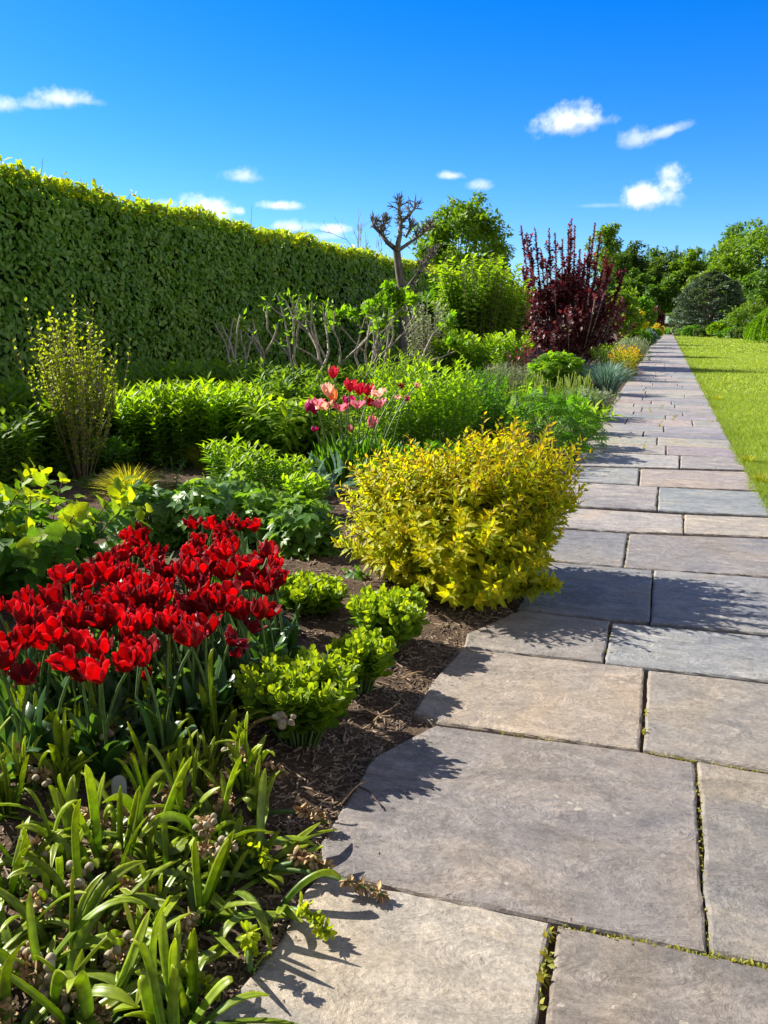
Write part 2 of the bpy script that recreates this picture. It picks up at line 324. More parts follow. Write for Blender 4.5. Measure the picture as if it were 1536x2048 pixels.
def leaves_on(g, paths, n, tpl, size, ang=55., t0=.15, opp=False, prof=None, jit=.25, tipfn=None, droop=0., wid=1., vlo=0., vhi=1.):
    P, D, Nn, S, T_ = [], [], [], [], []
    for p in paths:
        k = len(p); m = max(2, int(n * rng.uniform(.8, 1.2))); ts = np.linspace(t0, 1, m)
        f = ts * (k - 1); i = np.minimum(f.astype(int), k - 2); w = (f - i)[:, None]
        pos = p[i] * (1 - w) + p[i + 1] * w; tan = unit(p[i + 1] - p[i])
        ref = np.where(np.abs(tan[:, 2:3]) > .85, np.array([[1., .2, 0]]), np.array([[0, 0, 1.]]))
        u = unit(np.cross(tan, ref)); v2 = np.cross(tan, u)
        az0 = rng.random() * 6.28
        az = az0 + (np.arange(m) // 2 * 1.57 + (np.arange(m) % 2) * pi if opp else np.arange(m) * 2.39996) + rng.normal(0, jit, m)
        if opp: pos = pos.copy(); pos[1::2] = pos[::2][:len(pos[1::2])]; 
        rad = np.cos(az)[:, None] * u + np.sin(az)[:, None] * v2
        an = R(ang) * (1 - .45 * ts ** 4) + rng.normal(0, jit * .6, m)
        d = np.cos(an)[:, None] * tan + np.sin(an)[:, None] * rad; d[:, 2] -= droop
        P.append(pos); D.append(d); Nn.append(tan + rng.normal(0, jit * .5, (m, 3)))
        S.append(size * (prof(ts) if prof else 1.) * rng.uniform(.75, 1.2, m)); T_.append(ts)
    P, D, Nn, S, T_ = (np.concatenate(x) for x in (P, D, Nn, S, T_))
    t = tipfn(T_, P) if tipfn else np.zeros(len(P))
    g.inst(tpl, P, unit(D), Nn, S, rng.uniform(vlo, vhi, len(P)), t, wid)
def stems_geo(paths, r0, r1=.5, sides=4):
    g = G()
    for p in paths: g.tube(p, np.linspace(r0, r0 * r1, len(p)), sides)
    return g
def blades(g, n, length, wid, base_r, spread, arch=.4, fold=.3, k=6, lvar=.35, ell=(1, 1)):
    a = rng.random(n) * 2 * pi; rr = np.sqrt(rng.random(n)); o = np.stack([np.cos(a) * ell[0], np.sin(a) * ell[1], 0 * a], 1)
    L = length * (1 - lvar * rng.random(n)); sp = spread * (.25 + .75 * rr) * rng.uniform(.6, 1.2, n)
    p0 = o * base_r * rr[:, None]; h = L * np.sqrt(np.clip(1 - np.minimum(sp, .95) ** 2, .05, 1))
    p1 = p0 + o * (L * sp * .3)[:, None] + np.stack([0 * h, 0 * h, h * .75], 1)
    p2 = p0 + o * (L * sp)[:, None] + np.stack([0 * h, 0 * h, h * (1 - arch * sp)], 1) + rng.normal(0, .03 * length, (n, 3))
    t = np.linspace(0, 1, k)[None, :, None]
    P = (1 - t) ** 2 * p0[:, None] + 2 * t * (1 - t) * p1[:, None] + t * t * p2[:, None]
    tt = np.linspace(0, 1, k); wp = wid * (np.minimum(1, .5 + tt * 3) * np.sqrt(np.clip(1 - tt ** 2.5, 0, 1)) + .02)
    sd = np.stack([-np.sin(a), np.cos(a), 0 * a], 1) + rng.normal(0, .3, (n, 3)); sd = unit(sd)
    g.ribbons(P, wp[None] * rng.uniform(.7, 1.2, (n, 1)), sd, fold=fold)
def crown(g, C, rad, nclump, per, lsize, tpl=SIMPLE, csize=.28, shell=.55, flat=.7, droop=.3, top_bias=0.):
    """leaf clumps through the outer part of a lumpy ellipsoid"""
    C = np.asarray(C, float); rad = np.asarray(rad, float)
    d = unit(rng.normal(0, 1, (nclump, 3))); d[:, 2] = np.where(d[:, 2] < -.55, -d[:, 2], d[:, 2])
    rr = shell + (1 - shell) * rng.random(nclump) ** .6
    lump = 1 + .13 * np.sin(d[:, 0] * 5 + C[0]) * np.cos(d[:, 1] * 4 + C[1]) + .1 * np.sin(d[:, 2] * 7 + C[0] * 2)
    cc = C + d * rad * (rr * lump)[:, None]
    cs = csize * rad.mean() * rng.uniform(.55, 1.25, nclump)
    q = rng.normal(0, 1, (nclump, per, 3)); q = unit(q) * (rng.random((nclump, per, 1)) ** .45)
    q[..., 2] *= flat
    P = (cc[:, None] + q * cs[:, None, None]).reshape(-1, 3)
    out = unit(q.reshape(-1, 3) + .4 * np.repeat(d, per, 0))
    D = unit(out + rng.normal(0, .6, out.shape)); D[:, 2] -= droop
    v = np.clip(np.repeat(rng.random(nclump), per) * .6 + rng.random(nclump * per) * .4, 0, 1)
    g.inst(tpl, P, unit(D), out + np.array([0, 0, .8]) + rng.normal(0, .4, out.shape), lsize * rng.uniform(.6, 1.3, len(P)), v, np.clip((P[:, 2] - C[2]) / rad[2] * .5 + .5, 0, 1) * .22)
    return cc
def limbs(g, base, fork, tips, r0, k=6, sides=6):
    base, fork = np.asarray(base, float), np.asarray(fork, float)
    mid = (base + fork) / 2 + rng.normal(0, .03 * np.linalg.norm(fork - base), 3)
    g.tube(bez(base, mid, fork, 6), np.linspace(r0 * 1.25, r0 * .8, 6), 8)
    for tp in tips:
        u = rng.uniform(.55, 1); st = base + (fork - base) * u
        m = (st + tp) / 2 + np.array([0, 0, -.08 * np.linalg.norm(tp - st)]) + rng.normal(0, .06 * np.linalg.norm(tp - st), 3)
        g.tube(bez(st, m, np.asarray(tp), k), np.linspace(r0 * .42, r0 * .06, k), sides)
def up_branch(g, p, d, L, r, depth, tips, spread=.55, up=.25, nb=(2, 3), shrink=.68, wob=.12):
    k = 4; P = [p]; dd = d
    for i in range(k):
        dd = unit(dd + rng.normal(0, wob, 3) + np.array([0, 0, up * .25])); P.append(P[-1] + dd * L / k)
    g.tube(P, np.linspace(r, r * .72, k + 1), 6 if r > .012 else 5)
    if depth == 0: tips.append((P[-1], dd)); return
    for j in range(rng.integers(nb[0], nb[1] + 1)):
        nd = unit(dd + spread * unit(rng.normal(0, 1, 3)) + np.array([0, 0, up]))
        up_branch(g, P[-1] if j < 2 else P[-2], nd, L * shrink * rng.uniform(.75, 1.2), r * .68, depth - 1, tips, spread, up, nb, shrink, wob)

# ------------------------------------------------------------------ palette
M = {}
def LM(k, *a, **kw): M[k] = leaf_mat(k, *a, **kw)
LM('hedge_leaf', (.10, .24, .028), (.26, .41, .07), tip=(.50, .50, .012), trans=.40, rough=.42, tcol=(1.7, 1.8, .4), spec=.35)  # tip: sunlit rim put into the top edge leaves as yellow colour
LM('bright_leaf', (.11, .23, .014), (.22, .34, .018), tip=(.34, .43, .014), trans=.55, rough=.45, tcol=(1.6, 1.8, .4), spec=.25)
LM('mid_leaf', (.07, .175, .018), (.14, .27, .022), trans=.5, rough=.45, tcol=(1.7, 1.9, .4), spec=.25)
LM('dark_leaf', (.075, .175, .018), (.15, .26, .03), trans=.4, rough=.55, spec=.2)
LM('broad_leaf', (.05, .14, .022), (.11, .22, .03), tip=(.28, .36, .012), trans=.44, rough=.55, spec=.15)  # tip: backlight put into the top leaves as yellow colour
LM('gloss_leaf', (.07, .175, .028), (.15, .27, .04), trans=.4, rough=.4, spec=.4)
LM('sedum_leaf', (.13, .27, .03), (.20, .34, .03), tip=(.36, .44, .015), trans=.45, rough=.5, tcol=(1.9, 1.7, .35))
LM('gold_leaf', (.25, .35, .010), (.60, .56, .014), tip=(.68, .30, .02), trans=.53, rough=.5, tcol=(1.5, 1.42, .4), spec=.2)
LM('bud_leaf', (.26, .36, .015), (.46, .50, .02), trans=.5, rough=.5, tcol=(1.5, 1.5, .4))
LM('purple_leaf', (.042, .014, .017), (.115, .034, .040), tip=(.21, .035, .045), trans=.38, rough=.45, tcol=(2.3, 1.3, 1.2), spec=.35)
LM('blue_leaf', (.10, .18, .16), (.18, .28, .25), trans=.3, rough=.5, tcol=(1.4, 1.6, 1.0))
LM('silver_leaf', (.16, .2, .13), (.3, .34, .24), trans=.35, rough=.55, tcol=(1.5, 1.5, .7))
LM('tulip_leaf', (.04, .11, .03), (.075, .17, .05), trans=.34, rough=.36, spec=.5)
LM('strap_leaf', (.045, .12, .024), (.17, .28, .042), tip=(.30, .36, .015), trans=.46, rough=.38, tcol=(2.0, 1.9, .3), spec=.45, ovar=.22)
LM('grass_leaf', (.14, .23, .02), (.28, .36, .03), tip=(.30, .30, .04), trans=.45, rough=.5)
LM('lawn_leaf', (.165, .24, .03), (.255, .33, .045), trans=.45, rough=.5, tcol=(1.6, 1.6, .5))
LM('far_leaf', (.05, .12, .014), (.11, .20, .02), trans=.4, rough=.5, tcol=(2.0, 2.0, .5))
LM('far_bright', (.08, .16, .014), (.16, .25, .02), trans=.42, rough=.5, tcol=(2.0, 2.0, .5))
LM('far_dark', (.035, .08, .014), (.075, .14, .02), trans=.34, rough=.5)
LM('conifer_leaf', (.028, .065, .045), (.17, .25, .17), trans=.12, rough=.6)
LM('red_petal', (.17, .001, .004), (.29, .002, .006), tip=(.5, .08, .12), trans=.44, rough=.5, tcol=(1.9, .3, .25), spec=.2, ovar=.4)
LM('wilted_petal', (.10, .002, .008), (.2, .004, .014), tip=(.4, .06, .08), trans=.32, rough=.5, tcol=(1.6, .5, .5), spec=.2)
for k, a, b in (('magenta_petal', (.42, .008, .12), (.55, .02, .19)), ('orange_petal', (.8, .22, .06), (.85, .36, .12)), ('peach_petal', (.8, .45, .3), (.85, .5, .45)),
                ('pink_petal', (.7, .16, .24), (.8, .32, .40)), ('crimson_petal', (.5, .005, .03), (.68, .02, .06)), ('purple_petal', (.12, .06, .4), (.2, .12, .55)),
                ('yellow_petal', (.6, .5, .02), (.75, .62, .04)), ('mauve_petal', (.4, .25, .5), (.5, .35, .6))):
    LM(k, a, b, trans=.4, rough=.45, tcol=(1.2, 1.0, .9))
M['stem'] = leaf_mat('stem', (.08, .15, .04), (.12, .2, .05), trans=.12, rough=.45, tcol=(1.5, 1.5, .5))
M['twig'] = bark_mat('twig', lin(78, 66, 50), lin(134, 120, 92), 60)
M['grey_twig'] = bark_mat('grey_twig', lin(112, 100, 88), lin(192, 180, 164), 40)
M['dark_twig'] = bark_mat('dark_twig', lin(58, 40, 36), lin(100, 76, 64), 40)
M['bark'] = bark_mat('bark', lin(66, 60, 54), lin(132, 124, 112), 18)
M['withered'] = bark_mat('withered', lin(110, 76, 44), lin(206, 176, 124), 50)
M['capsule'] = bark_mat('capsule', lin(118, 104, 80), lin(176, 162, 132), 40, .7)
M['stone'] = stone_mat()
M['soil'] = ground_mat('soil', lin(78, 64, 52), lin(104, 86, 70), lin(158, 136, 112), 5., 70., .9, .02)
M['joint'] = ground_mat('joint', lin(92, 76, 58), lin(126, 106, 80), lin(150, 126, 92), 7., 120., .8, .01)
M['chip'] = bark_mat('chip', lin(74, 58, 46), lin(172, 150, 124), 14, .9)
M['turf'] = ground_mat('turf', lin(142, 156, 52), lin(156, 166, 58), lin(128, 142, 46), .35, 9., .5, .03)
M['field'] = ground_mat('field', lin(96, 116, 44), lin(120, 132, 56), None, .05, 2., .3, .05)
M['dark_core'] = ground_mat('dark_core', (.012, .022, .008), (.02, .03, .01), (.03, .03, .015), 3., 30.)
M['moss'] = leaf_mat('moss', (.17, .2, .03), (.32, .3, .06), trans=.3, rough=.7)
M['iron'] = bark_mat('iron', lin(92, 84, 70), lin(120, 112, 96), 20, .6)
M['tag_metal'] = bark_mat('tag_metal', lin(128, 128, 132), lin(160, 160, 164), 20, .5)

# ------------------------------------------------------------------ ground, bed, lawn
def nz2(x, y):
    return (np.sin(x * 3.1 + 1.7 * np.sin(y * 2.3)) * np.cos(y * 2.7 + 1.3 * np.sin(x * 1.9)) + .5 * np.sin(x * 7.3 + y * 5.1) * np.sin(y * 8.7 - x * 3.3) + .25 * np.sin(x * 19 + y * 13) * np.cos(y * 23 - x * 11)) / 1.75
def sheet(name, xs, ys, zf, m, kind='structure'):
    X, Y = np.meshgrid(xs, ys); g = G(); Z = zf(X, Y)
    nx, ny = len(xs), len(ys); i = (np.arange(ny - 1)[:, None] * nx + np.arange(nx - 1)[None])
    g.add(np.stack([X, Y, Z], -1).reshape(-1, 3), np.stack([i, i + 1, i + nx + 1, i + nx], -1).reshape(-1, 4))
    o = g.build(name, m); o['kind'] = kind; return o
sheet('ground', np.linspace(-2500, 2500, 9), np.linspace(-2500, 2500, 9), lambda x, y: x * 0 - .09, M['field'])
ys = np.concatenate([np.arange(-1.5, 8, .035), np.arange(8, 20, .15), np.arange(20, 121, 1.)])
EDGE_PTS = [W(px, py) for px, py in ((330, 2200), (425, 2050), (560, 1895), (600, 1800), (642, 1690), (745, 1520), (830, 1432), (866, 1368), (925, 1300), (1035, 1222))]
EY = np.array([-5.] + [p[1] for p in EDGE_PTS] + [6., 200]); EX = np.array([EDGE_PTS[0][0]] + [p[0] for p in EDGE_PTS] + [-.80, -.78])
def left_edge(y): return np.interp(y, EY, EX)
def bedz(x, y):
    e = left_edge(y) - x
    return -.012 + .05 * np.clip(e / .5, 0, 1) ** 1.2 * (1 + .4 * nz2(x * .7, y * .7)) + .018 * nz2(x * 2.5, y * 2.5) * np.clip(e / .12, 0, 1) + .01 * nz2(x * 9, y * 9) * np.clip(e / .1, 0, 1) - .05 * np.clip((x + .62) / .1, 0, 1)
sheet('garden_bed', np.concatenate([np.arange(-11, -5, .3), np.arange(-5, -.5, .035)]), ys, bedz, M['soil'])
sheet('lawn', np.concatenate([np.arange(.86, 3, .1), np.arange(3, 90, 2.)]), np.arange(-2, 140, 1.), lambda x, y: -.012 + 0 * x, M['turf'])

# ------------------------------------------------------------------ path and paving slabs
path = sheet('path', np.linspace(-.98, .98, 30), np.arange(-2, 116, .25), lambda x, y: -.016 + .006 * nz2(x * 9, y * 9), M['joint'])
XR = .80
def slab_mesh(name, poly, colr, parent, thick=.045, top=.012):
    poly = np.asarray(poly, float)[:, :2]; pts = []
    n = len(poly)
    for i in range(n):
        a, b = poly[i], poly[(i + 1) % n]; L = np.linalg.norm(b - a); k = max(1, int(L / .035)) if L < 4 else 4
        for j in range(k): pts.append(a + (b - a) * j / k)
    pts = np.array(pts); m = len(pts); c = pts.mean(0)
    T = np.roll(pts, -1, 0) - np.roll(pts, 1, 0); nr = np.stack([T[:, 1], -T[:, 0]], 1); nr /= np.linalg.norm(nr, axis=1, keepdims=True) + 1e-9
    if np.sum(nr * (pts - c)) < 0: nr = -nr
    w = rng.normal(0, 1, m); w = (w + np.roll(w, 1) + np.roll(w, 2) + np.roll(w, -1)) / 4
    pts = pts + nr * (w * .0035)[:, None]
    g = G(); rings = []
    for off, z in ((0, top - thick), (.001, top - .010), (-.003, top - .0028), (-.009, top)):
        rings.append(np.concatenate([pts + nr * off + (nr * (rng.normal(0, .0012, m))[:, None]), np.full((m, 1), z)], 1))
    V = np.concatenate(rings); j = np.arange(m); j2 = (j + 1) % m; Fs = [np.stack([r * m + j, r * m + j2, (r + 1) * m + j2, (r + 1) * m + j], 1) for r in range(3)]
    V = np.concatenate([V, [[c[0], c[1], top]]]); Fs.append(np.stack([3 * m + j, 3 * m + j2, np.full(m, 4 * m)], 1))
    V[:, 2] += (V[:, 0] - c[0]) * rng.normal(0, .0025) + (V[:, 1] - c[1]) * rng.normal(0, .002)
    g.add(V, Fs); o = g.build(name, M['stone'], parent, smooth=False)
    ca = o.data.attributes.new('scol', 'FLOAT_COLOR', 'POINT'); ca.data.foreach_set('color', np.tile(np.array(list(colr) + [1.]), len(V)).astype(np.float32))
    return o
def K(*c, f=.61): return tuple(x * f * k for x, k in zip(lin(*[.58 * q + .42 * sum(c) / 3 for q in c]), (1.04, 1.0, .94)))
def px_poly(pts):
    out = [W(*p) for p in pts]; n = len(out)
    for i, (x, y) in enumerate(pts):
        if x >= 1690:
            nb = out[i - 1] if pts[i - 1][0] < 1690 else out[(i + 1) % n]
            d = out[i] - nb; out[i] = nb + d * ((XR + rng.normal(0, .01) - nb[0]) / d[0])
    return out
near = [([(640, 1757), (1104, 1852), (1072, 2060), (1045, 2330), (985, 3000), (100, 3000), (300, 2250), (425, 2050), (560, 1895), (600, 1800)], (208, 194, 172), 'pale tan'),
 ([(1114, 1857), (1412, 1918), (1700, 1977), (1700, 3000), (997, 3000), (1057, 2330)], (160, 150, 142), 'grey'),
 ([(872, 1456), (1284, 1511), (1388, 1530), (1412, 1912), (1105, 1847), (645, 1752), (642, 1690), (745, 1520)], (164, 154, 149), 'grey'),
 ([(1397, 1531), (1700, 1580), (1700, 1970), (1419, 1913)], (166, 158, 148), ''),
 ([(925, 1302), (1287, 1341), (1279, 1504), (876, 1450), (828, 1432), (866, 1368)], (192, 174, 154), ''),
 ([(1297, 1346), (1700, 1390), (1700, 1573), (1287, 1506)], (178, 167, 153), ''),
 ([(1040, 1225), (1219, 1248), (1206, 1328), (930, 1298), (935, 1270)], (168, 160, 154), ''),
 ([(1223, 1249), (1700, 1292), (1700, 1384), (1211, 1331)], (170, 174, 177), ''),
 ([(1085, 1125), (1305, 1145), (1298, 1248), (1223, 1243), (1035, 1221)], (150, 152, 160), ''),
 ([(1309, 1144), (1700, 1172), (1700, 1286), (1301, 1250)], (162, 164, 169), ''),
 ([(1100, 1060), (1255, 1070), (1245, 1138), (1080, 1121)], (152, 152, 158), ''),
 ([(1259, 1070), (1700, 1088), (1700, 1167), (1249, 1138)], (160, 155, 157), ''),
 ([(1115, 1017), (1365, 1033), (1366, 1070), (1258, 1066), (1100, 1056)], (194, 184, 178), ''),
 ([(1369, 1032), (1700, 1046), (1700, 1084), (1369, 1069)], (208, 192, 168), ''),
 ([(1125, 966), (1315, 976), (1312, 1022), (1115, 1013)], (182, 174, 171), ''),
 ([(1319, 977), (1700, 997), (1700, 1042), (1316, 1023)], (162, 172, 177), ''),
 ([(1145, 936), (1278, 939), (1275, 972), (1130, 963)], (168, 174, 175), ''),
 ([(1282, 940), (1700, 952), (1700, 990), (1279, 974)], (188, 172, 164), ''),
 ([(1160, 905), (1358, 914), (1357, 938), (1150, 932)], (188, 186, 184), ''),
 ([(1362, 914), (1700, 925), (1700, 948), (1361, 938)], (178, 170, 167), '')]
nsl = 0
for pts, c, _ in near: slab_mesh('paving_slab', px_poly(pts), K(*c), path); nsl += 1
y0 = W(1250, 908)[1] + .02
pal = [(186, 180, 176), (176, 170, 168), (170, 172, 176), (190, 182, 172), (180, 172, 170), (196, 184, 172), (164, 164, 168), (188, 178, 176)]
far_polys = []
while y0 < 112:
    d = rng.uniform(.42, .78); ks = [-.78] + sorted([rng.uniform(-.35, .1)] if rng.random() < .7 else [rng.uniform(-.45, -.15), rng.uniform(.15, .45)]) + [XR]
    sk = rng.normal(0, .01)
    for a, b in zip(ks[:-1], ks[1:]):
        q = [(a + .008, y0 + .008), (b - .008, y0 + .008 + sk), (b - .008, y0 + d - .008 + sk), (a + .008, y0 + d - .008)]
        c = K(*[x + rng.normal(0, 5) for x in pal[rng.integers(len(pal))]])
        if nsl < 96: slab_mesh('paving_slab', q, c, path); nsl += 1
        else: far_polys.append((q, c))
    y0 += d
g = G(); cols = []
for q, c in far_polys:
    V = [(x, y, z) for z in (-.03, .012) for x, y in q]
    g.add(V, np.array([[4, 5, 6, 7], [0, 1, 5, 4], [1, 2, 6, 5], [2, 3, 7, 6], [3, 0, 4, 7]])); cols += [list(c) + [1.]] * 8
o = g.build('distant_paving', M['stone'], path, smooth=False); o['kind'] = 'stuff'
ca = o.data.attributes.new('scol', 'FLOAT_COLOR', 'POINT'); ca.data.foreach_set('color', np.array(cols, np.float32).ravel())
# moss growing in the joints
g = G()
for a, b, n, s in (((1120, 1860), (1412, 1919), 200, .007), ((1412, 1919), (1560, 1950), 160, .009), ((1393, 1531), (1416, 1912), 180, .005), ((1287, 1509), (1560, 1556), 170, .005),
                   ((1100, 1860), (1078, 2030), 50, .012), ((1292, 1420), (1289, 1500), 20, .010), ((1000, 1470), (1130, 1490), 30, .007), ((1330, 1275), (1220, 1250), 20, .007), ((1250, 1140), (1256, 1075), 20, .008),
                   ((1215, 1320), (1221, 1260), 14, .008), ((1350, 832), (1347, 842), 30, .02), ((1322, 844), (1319, 857), 30, .02), ((1290, 888), (1286, 903), 24, .018), ((1325, 842), (1440, 845), 40, .018), ((1368, 1035), (1367, 1068), 24, .008), ((1315, 980), (1314, 1020), 20, .008), ((1298, 817), (1302, 826), 24, .02), ((1323, 812), (1321, 820), 24, .02)):
    A, B = W(*a), W(*b); u = rng.random((n, 1)); P = A + (B - A) * u + rng.normal(0, .004, (n, 3)); P[:, 2] = .002 + .006 * rng.random(n)
    D = unit(rng.normal(0, 1, (n, 3)) + np.array([0, 0, .8])); g.inst(SIMPLE, P, D, rng.normal(0, 1, (n, 3)) + UP, s * rng.uniform(.6, 2.2, n))
struct(g.build('moss', M['moss']), 'stuff')

# mulch chips and pebbles on the soil
g = G(); n = 26000
y = 1.0 + rng.random(n) ** 1.3 * 8.0; x = left_edge(y) - .01 - rng.random(n) ** 1.6 * (1.6 + .4 * y)
tp = (np.array([[-.5, -.12, 0], [.5, -.12, .02], [.5, .12, 0], [-.5, .12, .03], [-.45, -.1, .18], [.42, -.08, .15], [.45, .1, .17], [-.4, .09, .14]]), np.array([[0, 3, 2, 1], [4, 5, 6, 7], [0, 1, 5, 4], [1, 2, 6, 5], [2, 3, 7, 6], [3, 0, 4, 7]]))
D = rng.normal(0, 1, (n, 3)); D[:, 2] *= .25
P = np.stack([x, y, bedz(x, y) + .002], 1)
g.inst(tp, P, unit(D), np.array([0, 0, 1.]) + rng.normal(0, .25, (n, 3)), rng.uniform(.006, .022, n) * np.where(rng.random(n) < .06, 1.7, 1), None, None, rng.uniform(.6, 2.6, n))
n = 500; y = 1.1 + rng.random(n) * 4; x = left_edge(y) + rng.exponential(.035, n) - .02
P = np.stack([x, y, np.full(n, .014)], 1); D = rng.normal(0, 1, (n, 3)); D[:, 2] *= .1
g.inst(tp, P, unit(D), np.array([0, 0, 1.]) + rng.normal(0, .2, (n, 3)), rng.uniform(.003, .01, n), None, None, rng.uniform(.6, 2, n))
n = 420; y = 1.2 + rng.random(n) ** 1.4 * 12; x = rng.uniform(-.75, .8, n); P = np.stack([x, y, np.full(n, .0135)], 1); D = rng.normal(0, 1, (n, 3)); D[:, 2] *= .05
g.inst(tp, P, unit(D), np.array([0, 0, 1.]) + rng.normal(0, .1, (n, 3)), rng.uniform(.0015, .006, n), None, None, rng.uniform(.6, 2.5, n))
struct(g.build('mulch', M['chip'], smooth=False), 'stuff')
# twigs lying at the path edge
tw = 0
for (a, b, lab) in (((705, 1580), (765, 1628), 'thin dark curved twig lying across the slab edge near the big sedum'), ((680, 1622), (735, 1572), 'short brown twig lying on the soil at the slab edge'),
                    ((745, 1455), (800, 1418), 'pale dry twig on the soil beside the middle sedum'), ((800, 1370), (848, 1352), 'dry stalk lying on mulch just left of the tan slab')):
    A, B = W(*a), W(*b); A[2] = B[2] = .02; mid = (A + B) / 2 + np.array([.0, .02, .012]); g = G(); P = bez(A, mid, B, 8); P[:, 2] += rng.normal(0, .002, 8)
    g.tube(P - A, np.linspace(.0035, .0018, 8), 6, cap=True); o = g.build('twig', M['dark_twig'] if tw == 0 else M['withered']); o.location = A; o['label'] = lab; o['category'] = 'twig'; tw += 1

# lawn grass
g = G()
def turf(n, x0, x1f, ya, yb, L, wdt, tuft=False):
    y = ya + (yb - ya) * rng.random(n); x = x0 + (x1f(y) - x0) * rng.random(n) ** 1.25
    x = x + .035 * nz2(y * 1.1, y * .3) + .02 * nz2(y * 4.3, 2 + y); P = np.stack([x, y, np.full(n, -.012)], 1); a = rng.random(n) * 2 * pi
    D = unit(np.stack([np.cos(a), np.sin(a), rng.uniform(.6, 2.2, n)], 1)); X = unit(np.cross(D, rng.normal(0, 1, (n, 3)))); Lr = (L * rng.uniform(.5, 1.15, n))[:, None]
    Wd = wdt * rng.uniform(.7, 1.3, n)[:, None]
    V = np.stack([P - X * Wd, P + X * Wd, P + D * Lr * .6 + X * Wd * .7, P + D * Lr], 1)
    i = (np.arange(n) * 4)[:, None]
    patch = .5 + .3 * nz2(x * .5, y * .5) + .15 * nz2(x * 1.7, y * 1.7); v = np.clip(patch + rng.normal(0, .1, n), 0, 1)
    g.add(V.reshape(-1, 3), i + np.array([[0, 1, 2, 3]]), np.repeat(v, 4))
vis = lambda y: np.minimum(1.2 + .28 * y, 60)
turf(30000, .86, lambda y: 3.2 + 0 * y, -1.5, 4.0, .05, .0024)
turf(90000, .86, lambda y: .9 + .14 * y, 4.0, 9.0, .05, .0022)
turf(70000, .86, vis, 9.0, 18.0, .05, .0035)
turf(60000, .86, lambda y: 1.2 + .3 * y, 18., 42., .06, .008)
turf(40000, .86, lambda y: 1.2 + .32 * y, 42., 115., .09, .03)
turf(16000, .775, lambda y: .9 + 0 * y, 3.0, 14.0, .062, .0024); turf(9000, .77, lambda y: .92 + 0 * y, 14.0, 60.0, .07, .006)
struct(g.build('grass', M['lawn_leaf'], smooth=False), 'stuff')
for i, (px, py) in enumerate(((1490, 925), (1516, 965), (1432, 800))):
    g = G(); p = W(px, py); blades(g, 90, .13, .003, .05, .9); t = thing('grass_tuft', ('longer dark grass tuft leaning over the path edge from the lawn', 'grass tuft at the path edge nearest the camera', 'small grass tuft at path edge beside the large shadow')[i], 'grass tuft', p[0] + .03, p[1]); g.build('foliage', M['grass_leaf'], t)

# ------------------------------------------------------------------ hedge
HX, HT = -9.0, None
HT = hgt(*(lambda p: (p[0], p[1]))(np.array([HX, (lambda d: d[1] / d[0] * HX)(ray(300, 405))])), 405)
hy0, hy1, hth = -1.0, 62.0, 1.3
hedge = thing('hedge', 'tall clipped deciduous hedge with sunlit yellow green top edge', 'hedge', HX - hth / 2, 5)
def hs_top(y): return HT + .05 * np.sin(y * 1.3) + .04 * np.sin(y * 3.7 + 1)
g = G()
def hleaf(n, ya, yb, size, where):
    y = ya + (yb - ya) * rng.random(n)
    if where == 'face':
        z = rng.random(n) * hs_top(y); dpt = rng.exponential(.07, n) - .09 + .06 * nz2(y * 1.3, z * 1.5)
        x = HX - np.minimum(dpt, .35); nrm = np.stack([np.full(n, 1.), rng.normal(0, .45, n), rng.normal(.35, .4, n)], 1)
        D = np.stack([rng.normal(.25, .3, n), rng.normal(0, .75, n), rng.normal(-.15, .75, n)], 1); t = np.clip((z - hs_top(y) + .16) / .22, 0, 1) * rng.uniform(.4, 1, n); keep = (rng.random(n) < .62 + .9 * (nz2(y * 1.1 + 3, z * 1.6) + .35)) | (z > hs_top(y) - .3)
    else:
        x = HX - hth * rng.random(n) if where == 'top' else HX - rng.normal(.02, .09, n); z = hs_top(y) - .07 + rng.normal(0, .045, n) + (rng.random(n) < .05) * np.minimum(rng.exponential(.07, n), .12) - (.06 + .07 * rng.random(n) if where == 'fringe' else 0)
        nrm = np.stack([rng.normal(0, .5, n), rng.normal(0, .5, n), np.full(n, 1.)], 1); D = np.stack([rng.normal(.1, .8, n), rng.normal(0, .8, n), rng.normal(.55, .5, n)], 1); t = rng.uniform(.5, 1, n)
    P = np.stack([x, y, z], 1) - np.array([HX - hth / 2, 5, 0])
    v = np.clip(.45 + .3 * nz2(y * .8, z * .9) + rng.normal(0, .3, n), 0, 1); sz = size * rng.uniform(.5, 1.3, n)
    if where == 'face': P, D, nrm, v, t, sz = (q[keep] for q in (P, D, nrm, v, t, sz))
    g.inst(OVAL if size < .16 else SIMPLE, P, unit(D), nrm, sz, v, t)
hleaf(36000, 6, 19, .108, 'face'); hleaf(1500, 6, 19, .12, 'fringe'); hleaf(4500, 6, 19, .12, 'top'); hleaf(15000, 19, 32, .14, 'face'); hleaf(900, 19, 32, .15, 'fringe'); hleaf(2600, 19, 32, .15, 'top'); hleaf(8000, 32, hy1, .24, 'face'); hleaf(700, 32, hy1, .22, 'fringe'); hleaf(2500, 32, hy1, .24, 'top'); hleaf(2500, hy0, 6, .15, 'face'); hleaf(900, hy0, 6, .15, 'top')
sp_ = []
for i in range(70):
    y = rng.uniform(6, 34); x = -rng.random() * .5 + hth / 2; L = rng.uniform(.12, .34); sp_.append(np.array([(x, y - 5, hs_top(y) - .1), (x + rng.normal(0, .03), y - 5 + rng.normal(0, .04), hs_top(y) - .05 + L * .4), (x + rng.normal(0, .06), y - 5 + rng.normal(0, .08), hs_top(y) - .05 + L * .75)]))
leaves_on(g, sp_, 7, OVAL, .10, 55, .2, False, lambda q: 1.1 - .5 * q, .3, lambda q, P: rng.uniform(.5, 1, len(q)))
g.build('foliage', M['hedge_leaf'], hedge)
